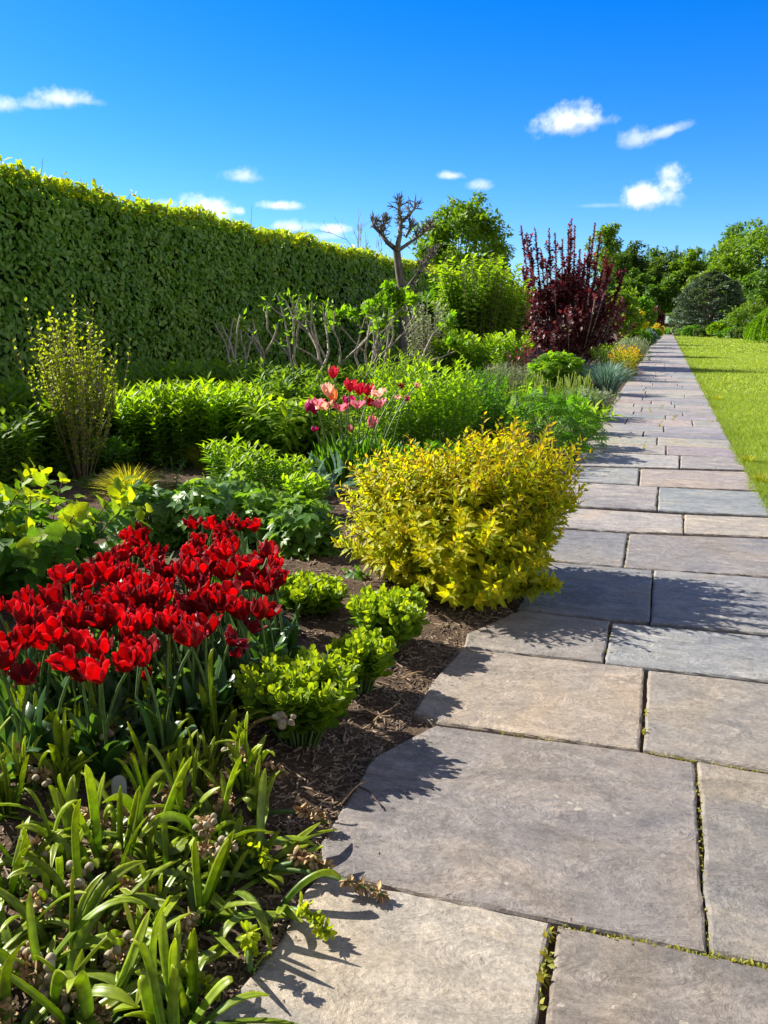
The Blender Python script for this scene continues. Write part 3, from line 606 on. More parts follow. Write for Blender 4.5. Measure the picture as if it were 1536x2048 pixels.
stems_geo(sp_, .006).build('shoots', M['twig'], hedge)['kind'] = 'stuff'
g = G(); n = 500; y = rng.uniform(6, 30, n); z = rng.random(n) * HT; a_ = np.stack([np.full(n, hth / 2 - .1), y - 5, z], 1); dd_ = np.stack([rng.uniform(.05, .16, n), rng.normal(0, .15, n), rng.normal(.1, .15, n)], 1)
for p_, d_ in zip(a_, dd_): g.tube([p_, p_ + d_ * .6, p_ + d_ + [0, 0, .04]], [.006, .005, .003], 4)
g.build('twigs', M['twig'], hedge)['kind'] = 'stuff'
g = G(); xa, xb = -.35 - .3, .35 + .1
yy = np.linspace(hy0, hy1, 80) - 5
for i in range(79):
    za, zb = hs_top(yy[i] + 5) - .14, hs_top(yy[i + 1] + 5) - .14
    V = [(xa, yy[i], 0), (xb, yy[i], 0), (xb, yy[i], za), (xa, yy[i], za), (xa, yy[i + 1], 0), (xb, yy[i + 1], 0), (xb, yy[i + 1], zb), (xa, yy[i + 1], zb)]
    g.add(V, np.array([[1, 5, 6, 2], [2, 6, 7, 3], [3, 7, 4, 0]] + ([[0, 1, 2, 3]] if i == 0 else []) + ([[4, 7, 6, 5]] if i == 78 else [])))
g.build('branches', M['dark_core'], hedge, smooth=False)  # opaque dark box added inside the foliage against see-through, not modelled branches

# ------------------------------------------------------------------ tulips
def petal_flower(op, Rr, Hh, ruff, wilt=0., n_out=3, seed=0):
    """six cupped petals; op = how far they open, wilt = how crumpled"""
    g = G(); r0 = np.random.default_rng(seed)
    for lay in range(2):
        for i in range(n_out):
            az = i * 2 * pi / n_out + lay * pi / 3 + r0.normal(0, .12); o_ = op + r0.normal(0, .1 + .35 * wilt); hh = Hh * r0.uniform(.9, 1.08) * (1 if lay == 0 else 1.05)
            s = (np.linspace(0, 1, 9) ** .9)[:, None]; u = np.linspace(-1, 1, 9)[None]
            wprof = np.where(s < .55, np.sin(np.clip(s / .55, 0, 1) * pi / 2 * .94 + .09), 1 - .42 * np.clip((s - .55) / .45, 0, 1) ** 2.2)
            half = 1.12 * wprof * (1 - .25 * wilt)
            rad = Rr * (np.sin(np.clip(s * 1.75, 0, pi / 2)) ** .8) * (1 if lay == 0 else .86) * (1 + o_ * np.clip(s - .35, 0, 1) * 1.2 - .12 * np.clip(s - .6, 0, 1))
            z = hh * (s ** .95) * (1 - .35 * max(o_, 0) * s ** 2) - .34 * hh * np.abs(u) ** 2.6 * s ** 1.5
            ru = ruff * Rr * np.clip(s - .3, 0, 1) * (np.abs(u) ** 1.5 * np.sin(s * 11 + i * 2 + lay) + .7 * np.sin(u * 4 + i * 3 + lay * 2) * s)
            ru = ru + wilt * Rr * .45 * r0.normal(0, 1, (9, 9)) * s * .6
            rad = rad + ru; a = az + u * half * .82; x, y = rad * np.cos(a), rad * np.sin(a); zz = z + ru * .6 + .0 * u
            V = np.stack([x + 0 * u, y + 0 * u, zz + 0 * u], -1).reshape(-1, 3)
            ii = np.arange(8)[:, None] * 9 + np.arange(8)[None]; Fq = np.stack([ii, ii + 1, ii + 10, ii + 9], -1).reshape(-1, 4)
            g.add(V, Fq, r0.random(), (np.clip(np.maximum(np.abs(u) ** 8 * np.clip(s * 1.5, 0, 1), np.clip((s - .9) * 10, 0, 1) * .7) + 0 * s, 0, 1) * .75).ravel())
    return g
def tulip_leaves(n, L, wdt, seed, up=.7):
    g = G(); r0 = np.random.default_rng(seed); k = 8
    for i in range(n):
        a = r0.random() * 6.28; o = np.array([math.cos(a), math.sin(a), 0]); l = L * r0.uniform(.7, 1.1); sp = r0.uniform(.25, .8) * (1.3 - up)
        P = bez(o * .008, o * l * sp * .35 + UP * l * .6, o * l * sp * 1.3 + UP * l * r0.uniform(.55, .95) * (.6 + .5 * up), k)
        tt = np.linspace(0, 1, k); wp = wdt * (np.sin(pi * np.clip(tt * .9 + .1, 0, 1) ** .8) ** .8 + .05); wp[-1] = .0008
        side = np.array([-o[1], o[0], 0]) + r0.normal(0, .25, 3); P = P + (np.sin(tt * 7 + i) * .006 * tt)[:, None] * side
        g.ribbons(P[None], wp, unit(side)[None], v=np.array([r0.random()]), fold=.45)
    return g
proto_fl = []
TG = 'red tulips in the dense front bed'
TS = 1.0
def mk_tulip(kind, seed, fl_mat, Rr, Hh, op, ruff, wilt, hh, label, group, leafL=.27, leafW=.03, nleaf=4, up=.7, cat='tulip', lean=.04):
    t = thing('tulip', label, cat, 0, 0, 0, group); r0 = np.random.default_rng(seed + 99)
    ln = r0.normal(0, lean, 2); top = np.array([ln[0], ln[1], hh]); P = bez(np.zeros(3), np.array([0, 0, hh * .6]), top, 7)
    g = G(); g.tube(P, np.linspace(.0055, .0045, 7), 7); st_ = g.build('stem', M['stem'], t)
    if Hh > 0:
        f = petal_flower(op, Rr, Hh, ruff, wilt, 3, seed); fo = f.build('flower', M[fl_mat], st_); fo.location = top - np.array([0, 0, .006])
        d = unit(P[-1] - P[-2]); tilt = r0.normal(0, .16 + .35 * wilt, 2); fo.rotation_euler = (tilt[0] - d[1], tilt[1] + d[0], r0.random() * 6.28)
    tulip_leaves(nleaf, leafL, leafW, seed, up).build('foliage', M['tulip_leaf'], t)
    return t
heads = [(670, 215), (835, 215), (880, 190), (1000, 230), (1060, 160), (1155, 195), (1080, 225), (600, 320), (560, 300), (690, 310), (745, 300), (790, 330), (840, 345), (890, 310), (980, 275), (960, 310), (1000, 340), (1130, 335),
 (450, 395), (410, 400), (580, 400), (650, 450), (735, 385), (850, 390), (920, 345), (1090, 370), (1000, 400), (310, 450), (370, 490), (430, 455), (500, 445), (570, 470), (660, 475), (800, 460), (870, 460), (945, 430), (1030, 490), (1110, 430),
 (1140, 500), (1215, 480), (60, 550), (180, 545), (20, 580), (320, 550), (400, 555), (450, 550), (500, 540), (570, 580), (690, 580), (740, 560), (820, 590), (920, 560), (930, 520), (1085, 590), (1190, 590), (30, 660), (80, 640), (155, 650),
 (250, 600), (210, 590), (300, 600), (310, 700), (400, 670), (600, 625), (640, 590), (570, 740), (700, 710), (830, 690), (925, 690), (60, 800), (200, 830), (370, 820), (440, 830), (710, 830), (1055, 710), (340, 640), (270, 660), (-40, 610), (-60, 700), (-30, 780), (120, 720),
 (510, 610), (780, 520), (1000, 545), (620, 530), (480, 500)]
heads += [(a + rng.uniform(-36, 30), b + rng.uniform(-26, 26)) for _ in (0, 1) for a, b in heads[7:74] if rng.random() < .62]
dark = {8, 18, 19, 24, 16, 12, 31, 33, 43, 50, 54, 68, 74}
low = {73, 74}
special = {0: 'wide open red tulip standing apart at the back left of the red bed', 4: 'red tulip with spread petals, tallest at the back of the red bed', 5: 'large upright red tulip at the back right corner of the red bed', 39: 'big red tulip on the right edge of the red bed above the sedum',
           53: 'round red tulip low on the right of the red bed beside its dark leaves', 65: 'large closed round red tulip front centre of the red bed', 66: 'large red tulip just right of the round front centre one', 67: 'wide red tulip at the front right of the red bed row',
           69: 'glossy red tulip at the front left corner of the red bed', 71: 'open red tulip with spread petals at the front of the red bed', 73: 'small drooping red tulip hidden low under the front row of blooms', 74: 'single dark red tulip low among leaves at the right front of the bed', 17: 'upright frilled red tulip on the right back of the red bed', 54: 'dark wilting tulip hanging at the right edge of the red bed', 8: 'dark wilted tulip at the back left of the red bed'}
protos = []
for i in range(12):
    op = [-.25, -.1, .05, .15, .3, 0., .1, .45, .2, -.15, .6, .05][i]
    protos.append(mk_tulip('red', i, 'red_petal', .038, .074, op - .12, .13 + .07 * (i % 3), .03 + .06 * (i % 2), .33, 'red tulip with open petals crowded in the front bed', TG))
for i in range(4):
    protos.append(mk_tulip('wilt', 40 + i, 'wilted_petal', .034, .062, .4, .3, .35, .31, 'dark wilting red tulip crowded in the front bed', TG))
used = set()
for i, (zx, zy) in enumerate(heads):
    px, py = zx * .4557, 960 + zy * .4557
    hh = .37 + rng.normal(0, .018) - (.12 if i in low else 0); sc = 1.08
    p = W(px, py, hh); isd = i in dark; j = (12 + i % 4) if isd else rng.integers(12)
    root = protos[j]
    s = hh / .36 * rng.uniform(.9, 1.04)
    lab = special.get(i, root['label'])
    if j not in used:
        used.add(j); o = root; o.location = (p[0], p[1], .02); o.scale = (s,) * 3; o.rotation_euler = (0, 0, rng.random() * 6.28); o['label'] = lab
        base_lab = None
    else: o = dup(root, p[0], p[1], rng.random() * 6.28, s, lab, .02)
    if i not in special: o['label'] = 'dark wilting red tulip crowded in the front bed' if isd else 'red tulip with open petals crowded in the front bed'
for j, pr in enumerate(protos):
    if j not in used:
        p = W(260 + 20 * j, 1200, .35); pr.location = (p[0], p[1], .02)
# tulip stems that have lost their flower
st0 = None
for i, (px, py) in enumerate(((405, 1058), (515, 1062), (470, 1080), (492, 1078), (555, 1090), (177, 1140), (203, 1120), (393, 1085), (422, 1090), (440, 1105), (375, 1075))):
    hh = .34; p = W(px, py, hh)
    if st0 is None: st0 = mk_tulip('bare', 77, None, 0, 0, 0, 0, 0, hh, 'bare tulip stem without its flower among the red tulips', 'bare tulip stems among the red tulips'); st0.location = (p[0], p[1], .02)
    else: dup(st0, p[0], p[1], rng.random() * 6, rng.uniform(.92, 1.05), None, .02)

# the mixed pink and orange clump beside the golden shrub
cl = [(415, 145, 'crimson_petal', -.12, 'crimson pink egg shaped tulip standing tallest above the mixed clump'), (365, 310, 'peach_petal', .15, 'pale peach tulip behind the orange one in mixed clump'), (420, 370, 'orange_petal', -.1, 'orange pink tulip in the centre of the mixed clump'),
      (150, 450, 'magenta_petal', .1, 'magenta tulip bent outward at the left of the mixed clump'), (240, 480, 'magenta_petal', -.05, 'magenta tulip hanging at the left front of the mixed clump'), (265, 415, 'pink_petal', .6, 'pale pink faded tulip behind the left magenta ones'), (355, 440, 'peach_petal', .8, 'peach blown tulip under the orange one'),
      (545, 420, 'magenta_petal', .35, 'bright magenta tulip right of the orange one with lolling petals'), (575, 270, 'crimson_petal', .25, 'crimson ruffled tulip at the upper middle of the mixed clump'), (660, 305, 'crimson_petal', .2, 'crimson tulip between two other crimson ones in the mixed clump'), (745, 310, 'crimson_petal', .3, 'crimson tulip at the upper right of the mixed clump'),
      (745, 400, 'red_petal', .7, 'wide open red tulip low on the right of the mixed clump'), (860, 320, 'peach_petal', .7, 'peach tulip on the right edge of the mixed clump'), (235, 650, 'magenta_petal', .5, 'small shrivelled magenta tulip hanging low on the left'), (585, 650, 'pink_petal', -.3, 'small closed pink bud low in the mixed clump'),
      (490, 460, 'pink_petal', .8, 'faded pink tulip below the bright magenta one'), (785, 620, 'pink_petal', .0, 'pale pink tulip low at the right of the clump'), (640, 430, 'pink_petal', .6, 'pale pink tulip behind the low red one'), (870, 420, 'pink_petal', .5, 'faded lilac pink tulip among green shoots right of the clump'),
      (1030, 340, 'peach_petal', .6, 'peach tulip half hidden in the green shoots on the right'), (1120, 360, 'magenta_petal', .1, 'magenta tulip peeking out of the green shoots'), (1075, 240, 'red_petal', .2, 'small red tulip deep in the green shoots'), (1215, 235, 'peach_petal', .3, 'small peach tulip farthest right in the green shoots')]
cb = W(690, 965)
for i, (zx, zy, m, op, lab) in enumerate(cl):
    px, py = 580 + zx * .2083, 720 + zy * .2083
    D0 = (cb[0] * FWD[0] + cb[1] * FWD[1]) + rng.normal(0, .15) + (.3 if zx > 900 else 0)
    d = ray(px, py); d = d * (D0 / (d @ FWD)); hh = H + d[2]; small = .55 if i in (13, 14) else .5 if zx > 900 else 1.0
    top = np.array([d[0], d[1], hh]); b = np.array([cb[0] + (top[0] - cb[0]) * .45 + rng.normal(0, .04), cb[1] + (top[1] - cb[1]) * .45 + rng.normal(0, .06), 0])
    t = thing('tulip', lab, 'tulip', b[0], b[1], 0, 'mixed tulips beside the golden shrub'); q = top - b
    P = bez(np.zeros(3), np.array([q[0] * .2, q[1] * .2, hh * .6]), q, 8); g = G(); g.tube(P, np.linspace(.006, .005, 8), 6); st_ = g.build('stem', M['stem'], t)
    fo = petal_flower(op - .15, .052 * small, (.115 if op < .4 else .09) * small, .12 + .15 * max(op, 0), .1 + .25 * max(op, 0), 3, 200 + i).build('flower', M[m], st_); fo.location = q - np.array([0, 0, .04])
    tl = .15 + (.9 if i in (3, 4, 7, 13) else .2); fo.rotation_euler = (rng.normal(0, .2), rng.normal(0, .2) + (-tl if i in (3,) else tl * .6 if i == 7 else 0), rng.random() * 6)
    g = G(); blades(g, 7, .46, .017, .05, .35, .3, .5, 7); g.build('foliage', M['mid_leaf'], t)

# ------------------------------------------------------------------ seed-head hyacinths at the front
def strap_leaf(g, base, tip, bow, w, seed):
    r0 = np.random.default_rng(seed); k = 11; base, tip = np.asarray(base, float), np.asarray(tip, float); L = np.linalg.norm(tip - base)
    mid = (base + tip) / 2 + np.asarray(bow, float); P = bez(base, mid, tip, k); tt = np.linspace(0, 1, k)
    P = P + (np.sin(tt * 5 + seed) * .012 * L * tt)[:, None] * r0.normal(0, 1, 3)
    wp = w * np.minimum(1, .7 + tt) * np.clip(1 - np.clip((tt - .62) / .38, 0, 1) ** 2.3, 0, 1) ** .66; wp[-1] = .0012
    d = tip - base; side = np.cross(d, UP + r0.normal(0, .35, 3)); side /= np.linalg.norm(side) + 1e-9
    g.strap(P, wp, np.full(k, .0018), side, r0.random())
def ball(g, c, r, v=.5, sq=1.):
    a = np.linspace(0, pi, 7)[:, None]; b = np.arange(10)[None] * 2 * pi / 10; wr = 1 + .07 * np.cos(3 * b) * np.sin(a)
    V = np.stack([r * wr * np.sin(a) * np.cos(b), r * wr * np.sin(a) * np.sin(b), r * sq * np.cos(a) + 0 * b], -1).reshape(-1, 3) + c
    i = np.arange(6)[:, None] * 10 + np.arange(10)[None]; j = np.arange(6)[:, None] * 10 + (np.arange(10)[None] + 1) % 10
    g.add(V, np.stack([i, j, j + 10, i + 10], -1).reshape(-1, 4), v)
def hyacinth(bx, by, label, n=6, L=.24, w=.0108, up=.6, leafs=(), stalk=None, az=None, sp=1.0):
    b = W(bx, by); b[2] = 0.012; t = thing('hyacinth', label, 'hyacinth', b[0], b[1], b[2], 'faded hyacinths at the front of the bed')
    g = G()
    for i in range(int(n * 1.7) + (2 if n else 0)):
        a = (az if az is not None else rng.random() * 6.28) + (rng.normal(0, sp) if az is not None else 0); o = np.array([math.cos(a), math.sin(a), 0]); l = L * rng.uniform(.55, 1.35); u = np.clip(up + rng.normal(-.06, .26), .04, 1.)
        l *= 1.12; tip = o * l * (1.05 - u) + UP * l * u; strap_leaf(g, o * .012 + rng.normal(0, .006, 3) * [1, 1, 0], tip, o * -.02 * u + UP * l * rng.uniform(.05, .42) + rng.normal(0, .02, 3), w * rng.uniform(.65, 1.25), rng.integers(1e6))
    for (tx, ty, dz, ww) in leafs:
        D0 = b[0] * FWD[0] + b[1] * FWD[1] + dz; d = ray(tx, ty); d = d * (D0 / (d @ FWD)); tip = np.array([d[0], d[1], H + d[2]]) - b; tip[2] = max(tip[2], .015)
        strap_leaf(g, rng.normal(0, .006, 3) * [1, 1, 0], tip, UP * .03, ww, rng.integers(1e6))
    g.build('foliage', M['strap_leaf'], t)
    if stalk:
        (sx, sy, sz, kind) = stalk; e = W(sx, sy, sz) - b; m = e * .5 + UP * .05; P = bez(np.zeros(3), m, e, 9); g = G(); g.tube(P, np.linspace(.0075, .0045, 9), 7); fs = g.build('flower_stalk', M['stem'], t)
        g = G(); d = unit(P[-1] - P[-2])
        if kind == 'ball':
            g2 = G()
            for q in range(11): ball(g2, P[-1] - d * rng.random() * .075 + rng.normal(0, .014, 3), rng.uniform(.007, .012), rng.random(), rng.uniform(.8, 1.1))
            g2.build('seed_head', M['capsule'], fs)
        n2 = 60 if kind == 'ball' else 90
        u = rng.random(n2)[:, None]; c = P[-1] - d * u * (.10 if kind != 'ball' else .085); q = unit(rng.normal(0, 1, (n2, 3)))
        g.inst(leaf_tpl([(0, .05), (.3, .22), (.7, .28), (1, .1)], .6, -.6), c, unit(q + d * .4), rng.normal(0, 1, (n2, 3)), rng.uniform(.011, .024, n2))
        g.build('withered_florets', M['bud_leaf' if kind == 'fresh' else 'withered'], fs)
    return t
hy = [((402, 1855), 'hyacinth with two tall upright yellow green leaves nearest the path', dict(n=3, up=.3, leafs=[(470, 1662, .02, .014), (388, 1676, .0, .009), (462, 1672, .02, .011), (620, 1860, .0, .010), (485, 1830, .0, .011)], stalk=(355, 1898, .05, 'ball'))),
      ((247, 1765), 'hyacinth with a pair of tall narrow leaves beside the grey tag', dict(n=3, up=.3, leafs=[(240, 1572, .0, .010), (283, 1572, .0, .013), (176, 1722, -.02, .012), (325, 1730, .0, .012)])),
      ((318, 1700), 'hyacinth with one long straight leaf leaning right behind the tag', dict(n=4, up=.35, leafs=[(380, 1516, .02, .013), (372, 1520, .03, .008)], stalk=(330, 1620, .06, 'ball'))),
      ((60, 1520), 'upright hyacinth clump with many leaves at the left edge', dict(n=11, L=.2, up=.8)), ((135, 1600), 'dense upright hyacinth clump left of the grey tag', dict(n=12, L=.19, up=.85, stalk=(30, 1500, .15, 'dry'))),
      ((15, 1650), 'dark hyacinth clump cut by the left frame edge', dict(n=9, L=.2, up=.8)), ((200, 1500), 'hyacinth below the red tulips with leaves leaning right', dict(n=7, L=.22, up=.7, stalk=(262, 1525, .1, 'dry'))),
      ((300, 1490), 'hyacinth with two upright leaves below the front tulips', dict(n=5, L=.2, up=.75, leafs=[(296, 1400, .0, .009), (232, 1405, .0, .013)], stalk=(205, 1460, .12, 'dry'))),
      ((410, 1600), 'dark narrow leaved hyacinth tuft under the big sedum', dict(n=11, L=.16, w=.008, up=.85, stalk=(460, 1600, .07, 'dry'))), ((490, 1590), 'upright hyacinth tuft with brown stalk below the big sedum', dict(n=12, L=.17, w=.0085, up=.85, stalk=(570, 1545, .1, 'dry'))),
      ((520, 1640), 'short leaved hyacinth tuft closest to the bare soil strip', dict(n=8, L=.13, w=.008, up=.7, stalk=(660, 1648, .04, 'dry'))),
      ((520, 1760), 'hyacinth splaying blue green leaves over the slab edge', dict(n=4, up=.25, leafs=[(645, 1715, .02, .011), (640, 1745, .0, .010), (630, 1775, .0, .010), (570, 1830, -.05, .011), (560, 1660, .05, .010), (600, 1690, .04, .008)], stalk=(660, 1735, .05, 'dry'))),
      ((480, 1745), 'hyacinth with a long stalk lying across the tan slab', dict(n=5, L=.2, up=.35, stalk=(770, 1790, .03, 'dry'))),
      ((430, 1700), 'hyacinth with a broad pale arching leaf in the middle of the clump', dict(n=4, up=.4, leafs=[(318, 1715, .0, .018), (560, 1700, .03, .009)], stalk=(540, 1720, .06, 'fresh'))),
      ((90, 1790), 'hyacinth with yellow green leaves and grey capsules at the left', dict(n=5, L=.2, up=.5, stalk=(70, 1690, .14, 'ball'))), ((10, 1830), 'hyacinth with grey round seed capsules at the left edge', dict(n=6, L=.24, up=.45, stalk=(95, 1818, .12, 'ball'))),
      ((170, 1880), 'hyacinth with pale flat leaf lying in the lower left', dict(n=6, L=.24, up=.35, stalk=(130, 1890, .08, 'dry'))), ((60, 1990), 'hyacinth with thick flopped stem in the bottom left corner', dict(n=6, L=.26, up=.35, stalk=(50, 1900, .1, 'ball'))),
      ((260, 1960), 'hyacinth with wide cupped leaf at the bottom', dict(n=5, L=.2, up=.45, leafs=[(225, 1950, -.05, .02)], stalk=(232, 1945, .08, 'ball'))), ((330, 2010), 'hyacinth sending a thick leaf up to the right at the bottom', dict(n=4, L=.2, up=.5, leafs=[(432, 1905, .03, .014)], stalk=(440, 1985, .03, 'fresh'))),
      ((385, 2045), 'hyacinth with one straight vertical stem leaf at the bottom edge', dict(n=3, L=.2, up=.4, leafs=[(388, 1860, .02, .011)])), ((180, 2090), 'hyacinth cut by the bottom frame edge', dict(n=8, L=.26, up=.5, stalk=(210, 2040, .08, 'dry'))), ((20, 2120), 'hyacinth in the very bottom left corner', dict(n=8, L=.26, up=.5, stalk=(15, 2040, .08, 'dry'))), ((340, 2130), 'hyacinth at the bottom edge beside the path', dict(n=7, L=.24, up=.6)),
      ((300, 1850), 'hyacinth with short curled leaves in the middle shade', dict(n=7, L=.15, up=.6, stalk=(190, 1860, .05, 'dry'))), ((190, 1700), 'hyacinth with curled leaf tips beside the grey capsules', dict(n=6, L=.18, up=.55, stalk=(168, 1622, .1, 'dry'))), ((560, 1830), 'small hyacinth with yellow green fading head by the slab', dict(n=2, L=.14, up=.3, stalk=(655, 1868, .04, 'fresh'))),
      ((440, 1790), 'hyacinth with flat lying leaves in the shaded middle', dict(n=6, L=.2, up=.2)), ((330, 1780), 'hyacinth with grooved leaves in deep shade', dict(n=6, L=.18, up=.45)), ((120, 1440), 'hyacinth among tulip stems at the left', dict(n=7, L=.2, up=.75)), ((20, 1420), 'hyacinth at the left edge below the tulips', dict(n=7, L=.22, up=.7)), ((500, 1950), 'small hyacinth leaf tuft on soil by the tan slab', dict(n=0, L=.1, up=.3, leafs=[(545, 1905, .0, .006)], stalk=(500, 1900, .03, 'fresh')))]
for (b, lab, kw) in hy: hyacinth(b[0], b[1], lab, **kw)
fill = [(40, 1450), (90, 1560), (160, 1540), (235, 1590), (340, 1560), (380, 1660), (450, 1680), (130, 1680), (60, 1610), (250, 1690), (30, 1740), (140, 1770), (220, 1830), (100, 1870), (360, 1780), (280, 1900), (140, 1960), (10, 1930), (300, 1620), (430, 1540), (180, 1430), (70, 1400), (350, 2080), (110, 2060), (-40, 1600), (-60, 1800), (-50, 1980), (280, 1420), (355, 1480), (410, 1500), (210, 1760)]
ends_ = ['dry', None, 'ball', 'dry', None, 'ball']
for i, (px, py) in enumerate(fill):
    e_ = ends_[i % 6]; hyacinth(px, py, 'hyacinth with plain strap leaves in the dense front clump' if e_ is None else 'hyacinth with strap leaves and a withered brown head in the dense clump' if e_ == 'dry' else 'hyacinth with strap leaves and pale seed capsules in the dense clump', n=3 + i % 3, L=rng.uniform(.19, .28), w=rng.uniform(.007, .012), up=rng.uniform(.15, .85), stalk=None if e_ is None else (px + rng.uniform(-60, 110), py - rng.uniform(-20, 90), rng.uniform(.06, .17), e_))
p = W(470, 1500); t = thing('hyacinth', 'hyacinth stalk with grey capsules resting on the big sedum', 'hyacinth', p[0], p[1], 0, 'faded hyacinths at the front of the bed')
e = W(585, 1445, .2) - p; P = bez(np.zeros(3), e * .4 + UP * .12, e, 9); g = G(); g.tube(P, np.linspace(.007, .0045, 9), 7); g.build('flower_stalk', M['withered'], t); g = G()
for q in range(16): ball(g, P[-1] - unit(P[-1] - P[-2]) * rng.random() * .08 + rng.normal(0, .012, 3), rng.uniform(.007, .012), rng.random(), .9)
g.build('seed_head', M['capsule'], t); g = G(); blades(g, 7, .2, .010, .02, .7, .4, .4, 8); g.build('foliage', M['strap_leaf'], t)
# grey plant tag
p = W(243, 1655); t = thing('plant_tag', 'grey weathered metal plant tag standing among the hyacinths', 'plant tag', p[0], p[1]); g = G()
a = np.linspace(0, pi, 9); pr = np.concatenate([np.stack([.021 * np.cos(a), .075 + .021 * np.sin(a)], 1), [[-.021, 0.03], [.021, .03]]]); n_ = len(pr)
V = np.concatenate([np.stack([pr[:, 0], np.full(n_, -.0015), pr[:, 1]], 1), np.stack([pr[:, 0], np.full(n_, .0015), pr[:, 1]], 1)]); j = np.arange(n_); j2 = (j + 1) % n_
g.add(V, [np.stack([j, j2, j2 + n_, j + n_], 1), np.array([[n_ - 1, i, i + 1] for i in range(n_ - 2)]), np.array([[2 * n_ - 1, n_ + i + 1, n_ + i] for i in range(n_ - 2)])]); o = g.build('plate', M['tag_metal'], t, smooth=False); o.rotation_euler = (R(-18), R(-6), R(14)); o.location = (0, 0, .05)
g = G(); g.tube([(0, 0.002, 0), (0, .004, .05), (0, .0045, .09)], .003, 6); g.build('stake', M['iron'], t)

# ------------------------------------------------------------------ sedums
def sedum(bx, by, wpx, ty, label, n):
    b = W(bx, by); z = dep(b[0], b[1]); r = wpx / 2 * z / F; h = hgt(b[0], b[1] + r * .3, ty)
    t = thing('sedum', label, 'sedum', b[0], b[1], 0.01, 'sedum mounds along the path edge')
    ps = fan(int(n * 1.35), h, r * .68, r * .3, .18, .5); g = G()
    leaves_on(g, ps, 19, SPOON, .045, 60, .3, False, lambda s: .55 + .75 * np.sin(pi * np.clip(s * .8 + .1, 0, 1)) - .28 * s ** 3, .22, lambda s, P: np.clip((s - .55) * 2, 0, 1) * rng.uniform(.3, 1, len(s)), wid=1.05)
    g.build('foliage', M['sedum_leaf'], t); stems_geo(ps, .004).build('stems', M['stem'], t)
sedum(600, 1490, 240, 1312, 'largest light green sedum mound closest to the camera', 58)
sedum(722, 1385, 128, 1268, 'sedum mound in the middle, between the big one and the one by the golden shrub', 34)
sedum(778, 1300, 168, 1182, 'round sedum mound just in front of the golden shrub', 44)
sedum(622, 1240, 150, 1150, 'sedum mound at the back beside the red tulips', 34)

# ------------------------------------------------------------------ golden spirea
b = W(925, 1165); t = thing('spirea_shrub', 'golden yellow spirea shrub with orange shoot tips overhanging the path', 'shrub', b[0], b[1], 0)
ps = []
for (ox, oy, h, spx, n) in ((-.34, .06, .74, .22, 140), (.19, .14, .88, .30, 240), (-.02, -.02, .70, .34, 160), (.0, -.12, .58, .40, 150), (.05, -.22, .44, .36, 110), (.14, -.32, .28, .28, 70), (-.28, -.12, .46, .28, 80)):
    for p in fan(n, h, spx, .14, .42, .5): ps.append(p + np.array([ox * np.linspace(.3, 1, 6), oy * np.linspace(.3, 1, 6), np.zeros(6)]).T)
g = G(); leaves_on(g, ps, 32, LANCE, .070, 62, .22, False, lambda s: .75 + .5 * np.sin(pi * s) - .3 * s ** 4, .35, lambda s, P: np.clip((s - .8) * 4, 0, 1) * (rng.random(len(s)) < .55) * np.clip(P[:, 2] * 1.6, .1, 1) * rng.uniform(.3, 1, len(s)), wid=1.25)
g.build('foliage', M['gold_leaf'], t); stems_geo(ps, .003, .5).build('stems', M['dark_twig'], t)

# ------------------------------------------------------------------ generic perennials
def plant(name, label, cat, bx, by, ty, wpx, kind, m, group=None, n=40, nl=16, tpl=LANCE, ls=.08, ang=55, opp=False, t0=.2, stem='stem', sr=.0025, hvar=.2, droop=0., wid=1., bow=.35, jit=.25, brad=.35, deep=1.0, extra=None, tipfn=None):
    b = W(bx, by); z = dep(b[0], b[1]); r = wpx / 2 * z / F; h = max(.05, hgt(b[0], b[1], ty))
    t = thing(name, label, cat, b[0], b[1], 0, group); ps = None
    if kind == 'stems':
        ps = fan(n, h, r * (1 - brad), r * brad, hvar, bow, (1, deep)); g = G(); leaves_on(g, ps, nl, tpl, ls, ang, t0 * .5, opp, None, jit, tipfn or (lambda s, P: np.clip((s - .72) * 3.2, 0, 1) * rng.uniform(.3, 1, len(s))), droop, wid); g.build('foliage', m, t); stems_geo(ps, sr).build('stems', M[stem], t)
    elif kind == 'mound':
        ps = []
        for i in range(n):
            th_ = math.acos(1 - (i + .5) / n * .97) * (1 if rng.random() < .75 else rng.uniform(.5, 1)); a_ = i * 2.39996; q_ = rng.uniform(.78, 1.05); o_ = np.array([math.cos(a_) * r * math.sin(th_) * q_, math.sin(a_) * r * deep * math.sin(th_) * q_, h * (.06 + .94 * math.cos(th_)) * q_])
            ps.append(bez(o_ * [.15, .15, 0], o_ * [.3, .3, .7], o_, 5))
        g = G(); P = np.array([p[-1] for p in ps]); D = unit(P * [1, 1, 0] + rng.normal(0, .25 * r, P.shape)); D[:, 2] += rng.normal(-.25, .25, len(P)); up = np.tile(UP, (len(P), 1)) + rng.normal(0, .35, P.shape) + D * .35
        g.inst(tpl, P - D * ls * .3, unit(D), up, ls * rng.uniform(.65, 1.25, len(P)), None, None if tipfn is None else tipfn(rng.random(len(P)), P)); g.build('foliage', m, t); stems_geo(ps, sr).build('stems', M[stem], t)
    elif kind == 'blades':
        g = G(); blades(g, n, h * 1.15, ls, r * brad, min(.95, r / h * .9), .35, .35, 6, hvar, (1, deep)); g.build('foliage', m, t)
    elif kind == 'bush':
        g = G(); nc = n; cc = crown(g, (0, 0, h * .55), (r, r * deep, h * .47), nc, nl, ls, tpl, .26, .45, .8, droop); g.build('foliage', m, t)
        g = G(); limbs(g, (0, 0, 0), (0, 0, h * .35), cc[rng.integers(0, nc, 12)], max(.01, r * .04)); g.build('branches', M[stem], t)
    if extra: extra(t, b, r, h, ps)
    return t
